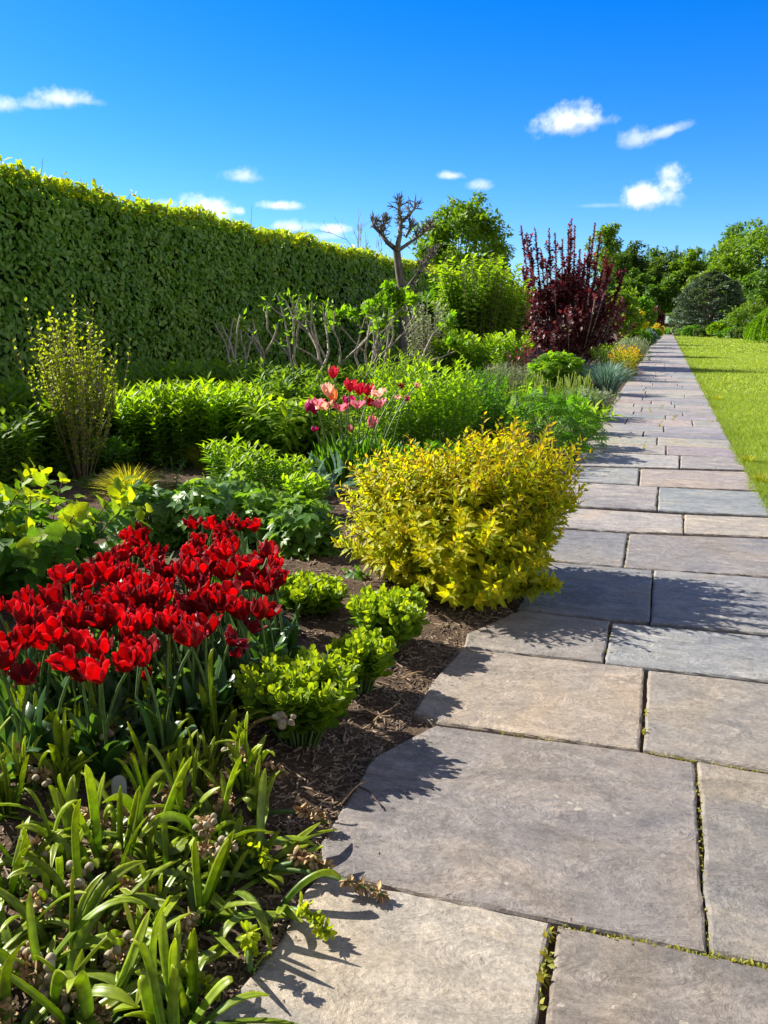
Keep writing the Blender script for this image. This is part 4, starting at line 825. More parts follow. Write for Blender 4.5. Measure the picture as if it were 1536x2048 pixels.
def spikes(pts, name, m, hh, rr, bits, tpl=DIAM):
    def f(t, b, r, h, ps):
        for (px, py, s) in pts:
            D0 = b[0] * FWD[0] + b[1] * FWD[1]; d = ray(px, py); d = d * (D0 / (d @ FWD)); top = np.array([d[0], d[1], H + d[2]]) - b
            g = G(); n = bits; u = np.linspace(0, 1, n); a = np.arange(n) * 2.4; rad = np.stack([np.cos(a), np.sin(a), 0 * a], 1); P = top + np.stack([0 * u, 0 * u, (u - 1) * hh * s], 1)
            g.inst(tpl, P, unit(rad + UP * (.1 + u[:, None])), rad * 0 + UP, rr * s * (1.15 - .8 * u)); fo = g.build(name, M[m], None)
            g = G(); g.tube(bez(np.array([top[0] * .4, top[1] * .4, 0]), np.array([top[0] * .8, top[1] * .8, top[2] * .6]), top, 6), .004, 5); fo.parent = g.build('flower_stalk', M['stem'], t)
    return f
# the sunlit perennial row and the shaded row behind it
PG = 'sunlit leafy perennials in the row before the hedge'
k = 0
for (bx, by, ty, w) in ((250, 925, 782, 110), (300, 935, 768, 120), (360, 940, 760, 130), (425, 938, 765, 120), (480, 930, 762, 110), (330, 900, 765, 110), (410, 900, 755, 120), (470, 895, 768, 100), (265, 900, 775, 100)):
    lab = ('leafy perennial behind the twiggy shrub in the sunlit row', 'front leafy perennial second along the sunlit row', 'middle leafy perennial of the sunlit row with dark shaded base', 'leafy perennial right of middle in the sunlit row', 'leafy perennial at the right end of the sunlit row beside the drooping plant', 'rear leafy perennial with bright tips left of middle in the sunlit row', 'rear leafy perennial with tallest bright tips in the sunlit row', 'rear leafy perennial at the right end of the row', 'rear leafy perennial at the left end of the row')[k]
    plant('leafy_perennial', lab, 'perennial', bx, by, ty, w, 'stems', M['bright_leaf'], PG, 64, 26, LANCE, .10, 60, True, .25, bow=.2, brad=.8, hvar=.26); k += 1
SG = 'shaded leafy perennials under the hedge'
sh = [(30, 950, 770), (95, 930, 765), (-30, 960, 775), (60, 905, 762), (150, 905, 760), (20, 985, 830), (100, 965, 800), (225, 880, 745), (300, 870, 735), (375, 862, 728), (450, 855, 725), (525, 848, 728), (600, 842, 735), (670, 835, 735), (740, 825, 735), (540, 872, 755), (640, 868, 760), (200, 840, 735), (280, 832, 728), (360, 825, 722), (440, 820, 722), (520, 815, 722), (600, 808, 722), (680, 800, 722), (120, 850, 745), (40, 860, 755)]
pr = None
for i, (bx, by, ty) in enumerate(sh):
    b = W(bx, by)
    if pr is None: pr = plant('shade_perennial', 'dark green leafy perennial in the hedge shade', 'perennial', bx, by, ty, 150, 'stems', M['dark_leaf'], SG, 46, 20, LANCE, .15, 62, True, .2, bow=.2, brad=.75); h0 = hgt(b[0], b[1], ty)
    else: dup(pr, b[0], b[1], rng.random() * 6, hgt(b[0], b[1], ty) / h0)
# drooping bright plant, airy green plant and others in the middle
plant('drooping_perennial', 'bright green plant with drooping pinnate leaves right of the sunlit row', 'perennial', 560, 945, 795, 170, 'stems', M['bright_leaf'], None, 46, 20, LANCE, .15, 75, True, .3, droop=.35, bow=.15, brad=.6)
plant('drooping_perennial', 'smaller drooping plant behind the mixed tulip clump', 'perennial', 640, 940, 800, 130, 'stems', M['bright_leaf'], None, 36, 20, LANCE, .14, 75, True, .3, droop=.35, bow=.15, brad=.6)
AG = 'airy green perennials behind the golden shrub'
plant('airy_perennial', 'tall airy yellow green perennial directly right of the mixed tulips', 'perennial', 800, 935, 745, 150, 'stems', M['bright_leaf'], AG, 95, 28, LANCE, .075, 60, False, .1, brad=.75, bow=.2, hvar=.4)
plant('airy_perennial', 'tall airy yellow green perennial behind the dip of the golden shrub', 'perennial', 880, 925, 715, 160, 'stems', M['bright_leaf'], AG, 110, 28, LANCE, .075, 60, False, .1, brad=.75, bow=.2, hvar=.4)
plant('airy_perennial', 'airy green perennial left of the lupine', 'perennial', 950, 905, 745, 130, 'stems', M['mid_leaf'], AG, 90, 28, LANCE, .075, 60, False, .1, brad=.75, bow=.2, hvar=.4)
plant('airy_perennial', 'airy pale green perennial standing behind the tulip and bare stems', 'perennial', 800, 850, 700, 150, 'stems', M['bright_leaf'], AG, 90, 26, LANCE_THIN, .11, 55, False, .1, brad=.75, bow=.2, hvar=.4)
# lupines
LG = 'lupines beside the path'
plant('lupine', 'lupine with a violet flower spike and fanned leaves by the path', 'lupine', 1085, 910, 790, 190, 'mound', M['mid_leaf'], LG, 150, 1, LUPL, .085, extra=spikes([(1089, 775, 1.), (1117, 797, .7), (1064, 780, .5), (1034, 790, .7)], 'flower_spike', 'purple_petal', .17, .03, 70))
plant('lupine', 'leafy lupine without flowers overhanging the path edge', 'lupine', 1150, 895, 800, 120, 'mound', M['mid_leaf'], LG, 90, 1, LUPL, .08)
plant('lupine', 'leafy lupine behind the flowering one', 'lupine', 1060, 870, 772, 150, 'mound', M['bright_leaf'], LG, 90, 1, LUPL, .085)
plant('broad_leaved_plant', 'bright broad leaved plant leaning onto the path behind the golden shrub', 'plant', 1182, 868, 815, 80, 'stems', M['bright_leaf'], None, 14, 10, LANCE, .14, 60, False, .1, brad=.3)
# twiggy shrub with small yellow leaves
b = W(166, 965); t = thing('twiggy_shrub', 'upright twiggy shrub with tiny yellow green leaves in front of the hedge', 'shrub', b[0], b[1]); h = hgt(b[0], b[1], 628); z = dep(b[0], b[1])
ps = fan(32, h, 66 * z / F, .06, .3, .75, k=8); tw2 = []
for p in ps:
    for q in range(4):
        i = rng.integers(2, 6); d = unit(p[i + 1] - p[i]) + rng.normal(0, .35, 3); tw2.append(np.array([p[i], p[i] + d * .16, p[i] + d * .22 + UP * .12, p[i] + d * .25 + UP * .26]))
g = G(); leaves_on(g, ps, 54, OVAL, .031, 50, .15, True, None, .4); leaves_on(g, tw2, 16, OVAL, .034, 50, .1, True, None, .4); g.build('foliage', M['bud_leaf'], t)
stems_geo(ps + tw2, .005, .3).build('twigs', M['twig'], t)
# broad leaved shrub at the left edge
b = W(60, 1205); t = thing('hydrangea', 'broad leaved shrub with lit yellow green top leaves at the left edge', 'shrub', b[0], b[1]); g = G(); h = hgt(b[0], b[1], 950)
ps = fan(34, h, .46, .18, .45, .4)
leaves_on(g, ps, 17, ROUND, .10, 75, .25, True, lambda s: .75 + .4 * np.sin(pi * s), .35, lambda s, P: np.clip((s - .82) * 5, 0, 1), wid=.85); g.build('foliage', M['broad_leaf'], t); stems_geo(ps, .005).build('stems', M['dark_twig'], t)
b = W(-90, 1180); t2 = dup(t, b[0], b[1], 2., 1.0, 'broad leaved shrub beyond the left edge beside the tulips')
# grasses, fern
GG = 'fine grass tufts in the bare soil'
plant('ornamental_grass', 'fine yellow green grass tuft in front of the twiggy shrub', 'grass', 262, 1000, 925, 150, 'blades', M['grass_leaf'], GG, 520, 1, None, .0035, brad=.35)
plant('ornamental_grass', 'fine grass tuft with darker base right of the twiggy shrub', 'grass', 405, 945, 880, 90, 'blades', M['grass_leaf'], GG, 380, 1, None, .0035, brad=.3)
b = W(350, 985); t = thing('fern', 'small upright fern frond behind the grass tuft', 'fern', b[0], b[1]); g = G(); ps = [bez(np.zeros(3), np.array([.03 * c, .0, .18]), np.array([.16 * c, .04 * s, .3]), 6) for c, s in ((-.3, 1), (.6, .3), (1, -1), (-.9, -.4))]
leaves_on(g, ps, 30, LANCE_THIN, .09, 75, .15, True, lambda s: 1.15 - s, .08); g.build('foliage', M['mid_leaf'], t); stems_geo(ps, .003).build('stems', M['stem'], t)
# anemone-like mounds with glossy divided leaves
MG = 'glossy lobed leaf mounds behind the red tulips'
for (bx, by, ty, w, lab, n) in ((300, 1095, 975, 160, 'glossy lobed leaf mound at the left behind the red tulips', 150), (410, 1090, 968, 200, 'glossy lobed leaf mound in the middle behind the red tulips', 190), (520, 1085, 985, 180, 'glossy lobed leaf mound behind the tallest red tulips', 170), (610, 1110, 1000, 160, 'glossy lobed leaf mound beside the golden shrub', 150), (460, 1040, 955, 180, 'lobed leaf mound at the back of the glossy group', 130)):
    plant('anemone', lab, 'perennial', bx, by, ty, w, 'mound', M['gloss_leaf'], MG, n, 1, PALM, .085)
YG = 'pale leafy shoots between mounds and tulips'
for (bx, by, ty, w, lab) in ((500, 1010, 890, 120, 'pale yellow green leafy shoots left of the mixed tulips'), (580, 1000, 915, 110, 'pale leafy shoots directly in front of the drooping plants'), (450, 965, 880, 90, 'pale leafy shoots behind the second grass tuft'), (610, 1040, 950, 90, 'pale leafy shoots nearest the golden shrub')):
    plant('astilbe', lab, 'perennial', bx, by, ty, w, 'stems', M['bright_leaf'], YG, 32, 18, LANCE, .075, 62, False, .2, brad=.6)
plant('poppy', 'broad grey green leaf rosette at the foot of the mixed tulips', 'plant', 655, 1000, 945, 90, 'stems', M['blue_leaf'], None, 9, 4, LANCE, .2, 45, False, .1, brad=.25)
plant('seedling', 'small ragged leaf rosette on the mulch between sedums and golden shrub', 'seedling', 708, 1170, 1140, 70, 'mound', M['mid_leaf'], None, 8, 1, PALM, .07)
plant('seedling', 'tiny green seedling on the mulch behind the back sedum', 'seedling', 668, 1120, 1098, 60, 'mound', M['bright_leaf'], None, 10, 1, PALM, .05)
plant('low_plant', 'low leafy plant behind the left end of the red tulips', 'plant', 250, 1130, 1080, 120, 'mound', M['gloss_leaf'], None, 60, 1, PALM, .07)
plant('low_plant', 'sparse low leafy weeds on the sunlit soil by the hydrangea', 'plant', 195, 985, 955, 90, 'stems', M['mid_leaf'], None, 14, 12, LANCE_THIN, .07, 60, False, .2, brad=.6)

for i, (bx, by, ty, w, m_, lab) in enumerate(((760, 985, 925, 110, 'mid_leaf', 'low green filler plant between the mixed tulips and the golden shrub'), (850, 965, 890, 130, 'mid_leaf', 'low green filler plant behind the dip of the golden shrub'), (950, 955, 890, 120, 'mid_leaf', 'low green filler plant left of the lupines'), (700, 905, 850, 120, 'bright_leaf', 'low leafy plant behind the mixed tulips'), (560, 905, 845, 130, 'bright_leaf', 'leafy plant filling the gap behind the drooping plant'), (900, 860, 790, 130, 'bright_leaf', 'leafy plant behind the tall airy perennials'), (1000, 850, 800, 120, 'mid_leaf', 'leafy plant filling behind the cut stems'), (220, 950, 880, 120, 'mid_leaf', 'leafy plant at the foot of the twiggy shrub'), (720, 860, 775, 130, 'bright_leaf', 'leafy plant below the forked grey branches'))):
    plant('filler_plant', lab, 'plant', bx, by, ty, w, 'stems', M[m_], None, 50, 16, LANCE, .085, 62, False, .1, brad=.7)
# ------------------------------------------------------------------ bare stemmed tree peonies
BG = 'bare stemmed tree peonies with leafing tips'
def peony(bx, by, ty, nstem, depth, label, spread, leafy, seed, wr=.35):
    global rng
    keep = rng; rng = np.random.default_rng(seed); b = W(bx, by); h = hgt(b[0], b[1], ty); t = thing('tree_peony', label, 'shrub', b[0], b[1], 0, BG); g = G(); tips = []
    for i in range(nstem):
        a = i * 2.39 + rng.normal(0, .3); d = unit(np.array([math.cos(a) * spread, math.sin(a) * spread * .6, 1.])); up_branch(g, np.array([math.cos(a), math.sin(a), 0]) * .08, d, h * (.62 if depth == 1 else .52), .025, depth, tips, .8, .28, (2, 2), .62, .14)
    g.build('branches', M['grey_twig'], t); g = G(); P, D = [], []
    for p, d in tips:
        n = leafy; q = unit(rng.normal(0, 1, (n, 3)) + d * 1.2); P.append(np.tile(p, (n, 1)) + rng.normal(0, .05, (n, 3)) - d * (rng.random((n, 1)) ** 1.5) * .12); D.append(q)
    P, D = np.concatenate(P), np.concatenate(D); g.inst(PALM if leafy > 10 else LANCE, P, D, np.tile(UP, (len(P), 1)) + rng.normal(0, .7, P.shape), rng.uniform(.045, .11, len(P))); g.build('foliage', M['bright_leaf'], t); rng = keep
peony(500, 830, 625, 5, 1, 'left bare stemmed shrub with small leaf buds above the sunlit row', .45, 6, 5)
peony(600, 830, 590, 4, 2, 'middle bare stemmed shrub with leafing tips against the hedge', .5, 8, 11)
peony(690, 825, 600, 4, 2, 'right bare stemmed shrub with forked grey branches behind the tulips', .65, 10, 21)
peony(760, 815, 590, 5, 2, 'bare stemmed shrub with the most leaves beside the pollarded tree', .55, 26, 31)
# pollarded bare tree
rng_keep = rng; rng = np.random.default_rng(3); b = W(808, 748); t = thing('pollarded_tree', 'bare dark pollarded tree with knobbly branch ends against the sky', 'tree', b[0], b[1]); D0 = b[0] * FWD[0] + b[1] * FWD[1]
def at(px, py, dd=0):
    d = ray(px, py); d = d * ((D0 + dd) / (d @ FWD)); return np.array([d[0], d[1], H + d[2]]) - b
g = G(); trunk = np.array([at(812, 750), at(808, 640), at(806, 590), at(798, 540), at(793, 500)]); trunk[0] = [0, 0, -.05]; g.tube(trunk, [.17, .135, .115, .105, .10], 10); g.build('trunk', M['bark'], t); g = G(); ends = []; spurs = []
for pts, r in (([(793, 500), (775, 485), (760, 465)], .085), ([(793, 502), (800, 470), (802, 440)], .09), ([(795, 502), (820, 485), (845, 468)], .06), ([(806, 585), (822, 565), (838, 545), (850, 530)], .05), ([(806, 585), (790, 588), (780, 587)], .03), ([(760, 465), (750, 455), (746, 452)], .06), ([(760, 465), (768, 448), (770, 445)], .05), ([(802, 440), (798, 425), (797, 412)], .055), ([(802, 445), (818, 430), (828, 418)], .05), ([(822, 565), (830, 570), (835, 600), (822, 600)], .03), ([(845, 468), (852, 460), (858, 452)], .045), ([(838, 545), (855, 520), (868, 510)], .045), ([(812, 475), (818, 462), (822, 458)], .04)):
    P = np.array([at(*q, rng.normal(0, .1)) for q in pts]); P = P if len(P) > 2 else P; r *= .85; g.tube(P, np.linspace(r, r * .7, len(P)), 7, cap=True); ends.append(P[-1]); ends.append((P[-1] + P[-2]) / 2)
    for q in range(8):
        u_ = rng.random() * (len(P) - 1); i_ = min(int(u_), len(P) - 2); c_ = P[i_] + (P[i_ + 1] - P[i_]) * (u_ - i_); d_ = unit(rng.normal(0, 1, 3) + UP * .5) * rng.uniform(.08, .2); spurs.append([c_, c_ + d_ * .6, c_ + d_])
for e in ends:
    ball(g, e, .035)
    for q in range(5):
        d = unit(rng.normal(0, .6, 3) + UP * .9); L = rng.uniform(.12, .34); g.tube([e, e + d * L * .5, e + d * L + UP * .06], [.02, .014, .007], 5)
        for s in range(3): d2 = unit(d + rng.normal(0, .7, 3)); g.tube([e + d * L * .5, e + d * L * .5 + d2 * .1, e + d * L * .5 + d2 * .17], [.012, .010, .006], 4)
g.build('branches', M['bark'], t); g = G()
for q in spurs: g.tube(q, [.016, .013, .011], 5, cap=True)
g.build('spurs', M['grey_twig'], t)['kind'] = 'stuff'; rng = rng_keep

# ------------------------------------------------------------------ middle distance shrubs
plant('tall_shrub', 'tall bright green shrub with hanging leaves left of the purple bush', 'shrub', 950, 745, 500, 190, 'stems', M['bright_leaf'], None, 90, 60, OVAL, .17, 72, True, .22, 'twig', .02, .3, .25, 1., .45)
plant('tall_shrub', 'lower right shoulder of bright green shrub touching the purple bush', 'shrub', 1005, 740, 540, 100, 'stems', M['bright_leaf'], None, 60, 50, OVAL, .16, 72, True, .22, 'twig', .02, .3, .25, 1., .45)
plant('variegated_shrub', 'airy pale grey green shrub in front of the pollarded tree', 'shrub', 850, 775, 585, 90, 'stems', M['silver_leaf'], None, 46, 36, OVAL, .07, 60, False, .2, 'grey_twig', .006, .3, bow=.4, brad=.5)
plant('round_shrub', 'rounded bright green shrub below the tall bright shrub', 'shrub', 925, 775, 665, 140, 'stems', M['bright_leaf'], None, 55, 26, OVAL, .16, 65, True, .2, 'twig', .008, .2, brad=.5)
plant('feathery_plant', 'soft feathery green plant behind the cut stems', 'perennial', 960, 830, 735, 110, 'stems', M['mid_leaf'], None, 120, 24, LANCE_THIN, .07, 40, False, .1, brad=.7)
plant('feathery_plant', 'soft pale plant between the airy perennials and bright mound', 'perennial', 1010, 800, 725, 100, 'stems', M['silver_leaf'], None, 90, 24, LANCE_THIN, .07, 40, False, .1, brad=.7)
plant('green_mound', 'dense bright green leafy mound at the foot of the purple bush', 'perennial', 1110, 785, 705, 140, 'mound', M['bright_leaf'], None, 520, 1, PALM, .12)
plant('shrub', 'yellow green open shrub between the round shrub and purple bush', 'shrub', 1015, 760, 660, 100, 'stems', M['bright_leaf'], None, 50, 26, OVAL, .10, 60, False, .2, 'twig', .006, .25, brad=.5)
plant('shrub', 'red tinged low shrub left of the purple bush foot', 'shrub', 1045, 765, 690, 60, 'stems', M['purple_leaf'], None, 12, 16, OVAL, .10, 60, False, .3, 'twig', .006, .3, brad=.4)
# smoke bush
b = W(1140, 735); z = dep(b[0], b[1]); h = hgt(b[0], b[1], 438); t = thing('smoke_bush', 'purple leaved smoke bush with upright dark red shoots', 'shrub', b[0], b[1]); ps = []
for p in fan(60, h * .55, 80 * z / F, .7, .45, .6): ps.append(p)
shoots = []
for (px, py, w_) in ((1042, 452, 1), (1053, 470, 1), (1070, 458, 1), (1098, 460, 1), (1110, 468, 1), (1125, 480, .8), (1143, 438, 1.2), (1150, 455, 1), (1137, 462, 1), (1190, 448, 1.3), (1200, 470, 1.2), (1212, 500, 1.1), (1180, 475, 1), (1082, 500, 1), (1220, 530, 1), (1062, 500, .9), (1160, 500, 1), (1170, 520, 1), (1090, 520, 1), (1250, 540, .6), (1045, 540, .9), (1205, 540, 1), (1130, 540, 1)):
    D0 = b[0] * FWD[0] + b[1] * FWD[1] + rng.normal(0, .5); d = ray(px, py); d = d * (D0 / (d @ FWD)); top = np.array([d[0], d[1], H + d[2]]) - b; low_ = np.array([top[0] * .72, top[1] * .72, h * .3]); shoots.append(bez(low_, (low_ + top) / 2 + rng.normal(0, .04, 3), top, 7))
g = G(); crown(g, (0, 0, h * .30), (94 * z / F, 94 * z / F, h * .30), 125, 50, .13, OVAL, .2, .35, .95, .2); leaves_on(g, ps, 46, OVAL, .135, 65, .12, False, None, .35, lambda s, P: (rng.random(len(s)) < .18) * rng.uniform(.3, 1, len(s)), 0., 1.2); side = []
for p in shoots:
    for q in range(9):
        f = rng.uniform(.3, 5.2); i = int(f); c_ = p[i] + (p[i + 1] - p[i]) * (f - i); d_ = rng.normal(0, .12, 3) * (1.3 - f / 7); d_[2] = abs(d_[2]) + .22; side.append(np.array([c_, c_ + d_ * .5, c_ + d_]))
leaves_on(g, side, 13, OVAL, .11, 60, .1, False, None, .4, lambda s, P: (rng.random(len(s)) < .5) * rng.uniform(.3, 1, len(s)), 0., 1.15)
leaves_on(g, shoots, 110, OVAL, .12, 60, .3, False, lambda s: 1.15 - .5 * s, .3, lambda s, P: (rng.random(len(s)) < .5) * rng.uniform(.3, 1, len(s)), 0., 1.15)
g.build('foliage', M['purple_leaf'], t); stems_geo(ps, .022).build('branches', M['grey_twig'], t); stems_geo(shoots, .022).build('shoots', M['dark_twig'], t)
# cut flower stems, blue grass, euphorbia and edge plants
b = W(1090, 800); t = thing('faded_daffodils', 'band of cut straw green flower stems behind the lupine', 'perennial', b[0], b[1]); g = G(); n = 110
for i in range(n):
    c = W(rng.uniform(1000, 1180), rng.uniform(795, 825)) - b; hh = rng.uniform(.38, .52); g.tube([c, c + [rng.normal(0, .02), 0, hh * .6], c + [rng.normal(0, .03), 0, hh]], [.008, .007, .009], 5, cap=True)
g.build('stems', M['grass_leaf'], t)['kind'] = 'stuff'; g = G(); blades(g, 240, .34, .006, .9, .6, ell=(1, .35)); g.build('foliage', M['mid_leaf'], t)
plant('edging_plant', 'pale reddish green edging plant spilling over the path beyond the lupine', 'perennial', 1180, 838, 775, 120, 'stems', M['silver_leaf'], None, 60, 22, OVAL, .05, 60, False, .1, brad=.6)
plant('edging_plant', 'thin leaved strappy plant beside the reddish edging plant', 'perennial', 1150, 840, 770, 100, 'blades', M['mid_leaf'], None, 160, 1, None, .007, brad=.5)
plant('blue_oat_grass', 'steel blue spiky grass beside the path', 'ornamental grass', 1212, 790, 718, 110, 'blades', M['blue_leaf'], None, 420, 1, None, .007, brad=.35)
plant('euphorbia', 'golden yellow plant between blue grass and path', 'perennial', 1250, 762, 690, 70, 'stems', M['gold_leaf'], None, 60, 20, LANCE, .07, 55, False, .3, brad=.6)
plant('euphorbia', 'yellow green plant behind the blue grass', 'perennial', 1215, 750, 690, 80, 'stems', M['bright_leaf'], None, 50, 20, LANCE, .09, 55, False, .3, brad=.6)
plant('lavender', 'grey green catmint with mauve flowers before the yellow shrub', 'perennial', 1262, 725, 672, 70, 'stems', M['silver_leaf'], None, 90, 18, LANCE, .08, 45, False, .2, brad=.6)
plant('lavender', 'silver leaved clump on the path edge beyond the golden plant', 'perennial', 1280, 722, 685, 44, 'mound', M['silver_leaf'], None, 200, 1, LANCE, .14)
plant('edging_plant', 'small rust red edging plant at the path beyond the blue grass', 'perennial', 1271, 752, 735, 26, 'mound', M['pink_petal'], None, 70, 1, LANCE, .06)
b = W(1165, 745); t = thing('allium', 'purple allium heads in front of the smoke bush', 'allium', b[0], b[1])
for i, (px, py) in enumerate(((1166, 722), (1150, 728))):
    D0 = b[0] * FWD[0] + b[1] * FWD[1]; d = ray(px, py); d = d * (D0 / (d @ FWD)); top = np.array([d[0], d[1], H + d[2]]) - b; g = G(); q = unit(rng.normal(0, 1, (90, 3))); g.inst(DIAM, top + q * .03, q, rng.normal(0, 1, q.shape), .07); g.build('flower_head', M['purple_petal'], t); g = G(); g.tube([(top[0], top[1], 0), top], .01, 5); g.build('stem', M['stem'], t)
plant('far_shrub', 'olive green shrub just right of the purple bush', 'shrub', 1235, 712, 585, 90, 'bush', M['far_bright'], None, 60, 60, SIMPLE, .16, stem='twig')
plant('far_shrub', 'yellow leaved shrub by the path half way along', 'shrub', 1262, 697, 628, 60, 'bush', M['gold_leaf'], None, 50, 60, SIMPLE, .14, stem='twig')
plant('far_shrub', 'dark red barberry in front of the yellow leaved shrub', 'shrub', 1255, 695, 635, 24, 'bush', M['purple_leaf'], None, 30, 40, SIMPLE, .12, stem='twig')
plant('far_shrub', 'low green edging shrub below the yellow leaved shrub', 'shrub', 1275, 705, 660, 50, 'bush', M['mid_leaf'], None, 50, 50, SIMPLE, .12, stem='twig')
plant('far_shrub', 'blue grey edging plant near the far end of the path', 'shrub', 1292, 695, 665, 36, 'bush', M['blue_leaf'], None, 40, 50, NEEDLE, .2, stem='twig')
plant('far_shrub', 'dark red shrub near the garden arch', 'shrub', 1308, 678, 615, 30, 'bush', M['purple_leaf'], None, 40, 50, SIMPLE, .2, stem='twig')
plant('far_shrub', 'yellow flowering shrub close to the garden arch', 'shrub', 1312, 680, 648, 26, 'bush', M['yellow_petal'], None, 40, 40, SIMPLE, .14, stem='twig')
plant('far_shrub', 'green low shrub before the yellow flowering one', 'shrub', 1308, 684, 658, 26, 'bush', M['bright_leaf'], None, 40, 40, SIMPLE, .15, stem='twig')
plant('far_shrub', 'tall green shrub behind the yellow leaved shrub', 'shrub', 1275, 690, 600, 60, 'bush', M['mid_leaf'], None, 60, 60, SIMPLE, .22, stem='twig')
plant('far_shrub', 'dense green shrub behind the tall bright one near the hedge', 'shrub', 890, 738, 580, 130, 'bush', M['mid_leaf'], None, 80, 60, SIMPLE, .2, stem='twig')

# ------------------------------------------------------------------ distant trees
def tree(name, label, px, D, ty, wpx, m, ncl=110, per=46, lsz=.3, low=.25, trunk_r=None, group=None, csize=.24, flat=.7, tpl=SIMPLE, deep=1., shell=.5, droop=.25):
    d = ray(px, 650); d = d * (D / (d @ FWD)); b = np.array([d[0], d[1], 0]); z = dep(b[0], b[1]); r = wpx / 2 * z / F; h = hgt(b[0], b[1], ty); t = thing(name, label, 'tree', b[0], b[1], 0, group)
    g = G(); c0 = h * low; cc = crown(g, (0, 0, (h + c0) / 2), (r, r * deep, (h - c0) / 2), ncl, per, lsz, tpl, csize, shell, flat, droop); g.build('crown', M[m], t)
    g = G(); limbs(g, (0, 0, -.1), (rng.normal(0, .1), rng.normal(0, .1), h * .5), cc[rng.integers(0, len(cc), 22)], trunk_r or h * .02); g.build('trunk', M['bark'], t); return t
tree('deciduous_tree', 'tall rounded tree rising behind the hedge and pollarded tree', 925, 66, 405, 185, 'far_bright', 150, 60, .34, .3, csize=.22)
tree('deciduous_tree', 'lower left part tree behind the hedge beside the tall one', 872, 68, 478, 90, 'far_leaf', 70, 50, .32, .2)
tree('deciduous_tree', 'thin small tree behind the tall bright shrub', 985, 72, 490, 60, 'far_dark', 50, 40, .32, .25)
tree('deciduous_tree', 'loose rounded tree top just right of the purple bush', 1203, 92, 448, 66, 'far_bright', 60, 40, .36, .45, csize=.22)
FG = 'trees of the far wood'
for (px, D, ty, w, m, lab) in ((1255, 135, 492, 70, 'far_dark', 'dark leaning tree at the left end of the far wood'), (1290, 140, 512, 90, 'far_leaf', 'broad green tree left of centre in the far wood'), (1325, 132, 505, 90, 'far_dark', 'dark green tree in the middle of the far wood'), (1368, 128, 500, 66, 'far_bright', 'light green round topped tree in the far wood above the arch'), (1410, 140, 510, 90, 'far_leaf', 'green tree behind the blue conifer'),
                               (1268, 125, 540, 80, 'far_leaf', 'lower green tree in front at the left of the far wood'), (1320, 122, 560, 80, 'far_leaf', 'lower dark tree right behind the arch'), (1480, 125, 455, 130, 'far_bright', 'large bright green tree at the right behind the conifer'), (1545, 118, 425, 130, 'far_bright', 'tallest green tree at the right frame edge'), (1455, 132, 448, 60, 'far_leaf', 'thin topped tree left of the large right tree'), (1440, 118, 520, 110, 'far_bright', 'light green tree directly behind the conifer top'), (1520, 110, 540, 110, 'far_leaf', 'lower green tree behind the weeping tree'), (1600, 120, 440, 150, 'far_leaf', 'green tree just outside the right frame edge'), (1225, 130, 500, 60, 'far_leaf', 'green tree behind the purple bush at left of the wood')):
    tree('woodland_tree', lab, px, D, ty, w * 1.15, m, 120, 46, .5, .08, group=FG, csize=.2)
def spruce(px, D, ty, wpx, label):
    d = ray(px, 650); d = d * (D / (d @ FWD)); b = np.array([d[0], d[1], 0]); h = hgt(b[0], b[1], ty); r = wpx / 2 * D / F; t = thing('spruce', label, 'tree', b[0], b[1], 0, 'spruces behind the far wood'); g = G(); n = 900
    u = rng.random(n) ** .8; a = rng.random(n) * 6.28; rr = r * (1 - u) * rng.uniform(.2, 1, n); P = np.stack([np.cos(a) * rr, np.sin(a) * rr, h * (.15 + .85 * u)], 1); o = np.stack([np.cos(a), np.sin(a), -.1 + 0 * a], 1); g.inst(NEEDLE, P, o + rng.normal(0, .2, o.shape), np.tile(UP, (n, 1)), 1.1 * (1.1 - u) + .3); g.build('crown', M['far_dark'], t); g = G(); g.tube([(0, 0, 0), (0, 0, h * .5), (0, 0, h)], [.25, .15, .03], 6); g.build('trunk', M['bark'], t)
for px, ty, w, lab in ((1286, 488, 22, 'thin spruce tip left of the wood crown line'), (1304, 490, 22, 'second thin spruce tip above the far wood'), (1342, 490, 30, 'spruce top behind the middle of the far wood'), (1415, 488, 34, 'spruce top behind the round light green tree'), (1396, 498, 24, 'small spruce top right of the light green tree')):
    spruce(px, 155, ty, w, lab)
# bare thin tree beyond the hedge
b0 = W(745, 690); d = ray(745, 650); d = d * (60 / (d @ FWD)); t = thing('bare_tree', 'leafless pale twiggy tree showing over the hedge end', 'tree', d[0], d[1]); g = G(); tips = []
up_branch(g, np.zeros(3), UP.copy(), 2.4, .09, 5, tips, .65, .25, (2, 3), .78, .1); g.build('branches', M['grey_twig'], t)
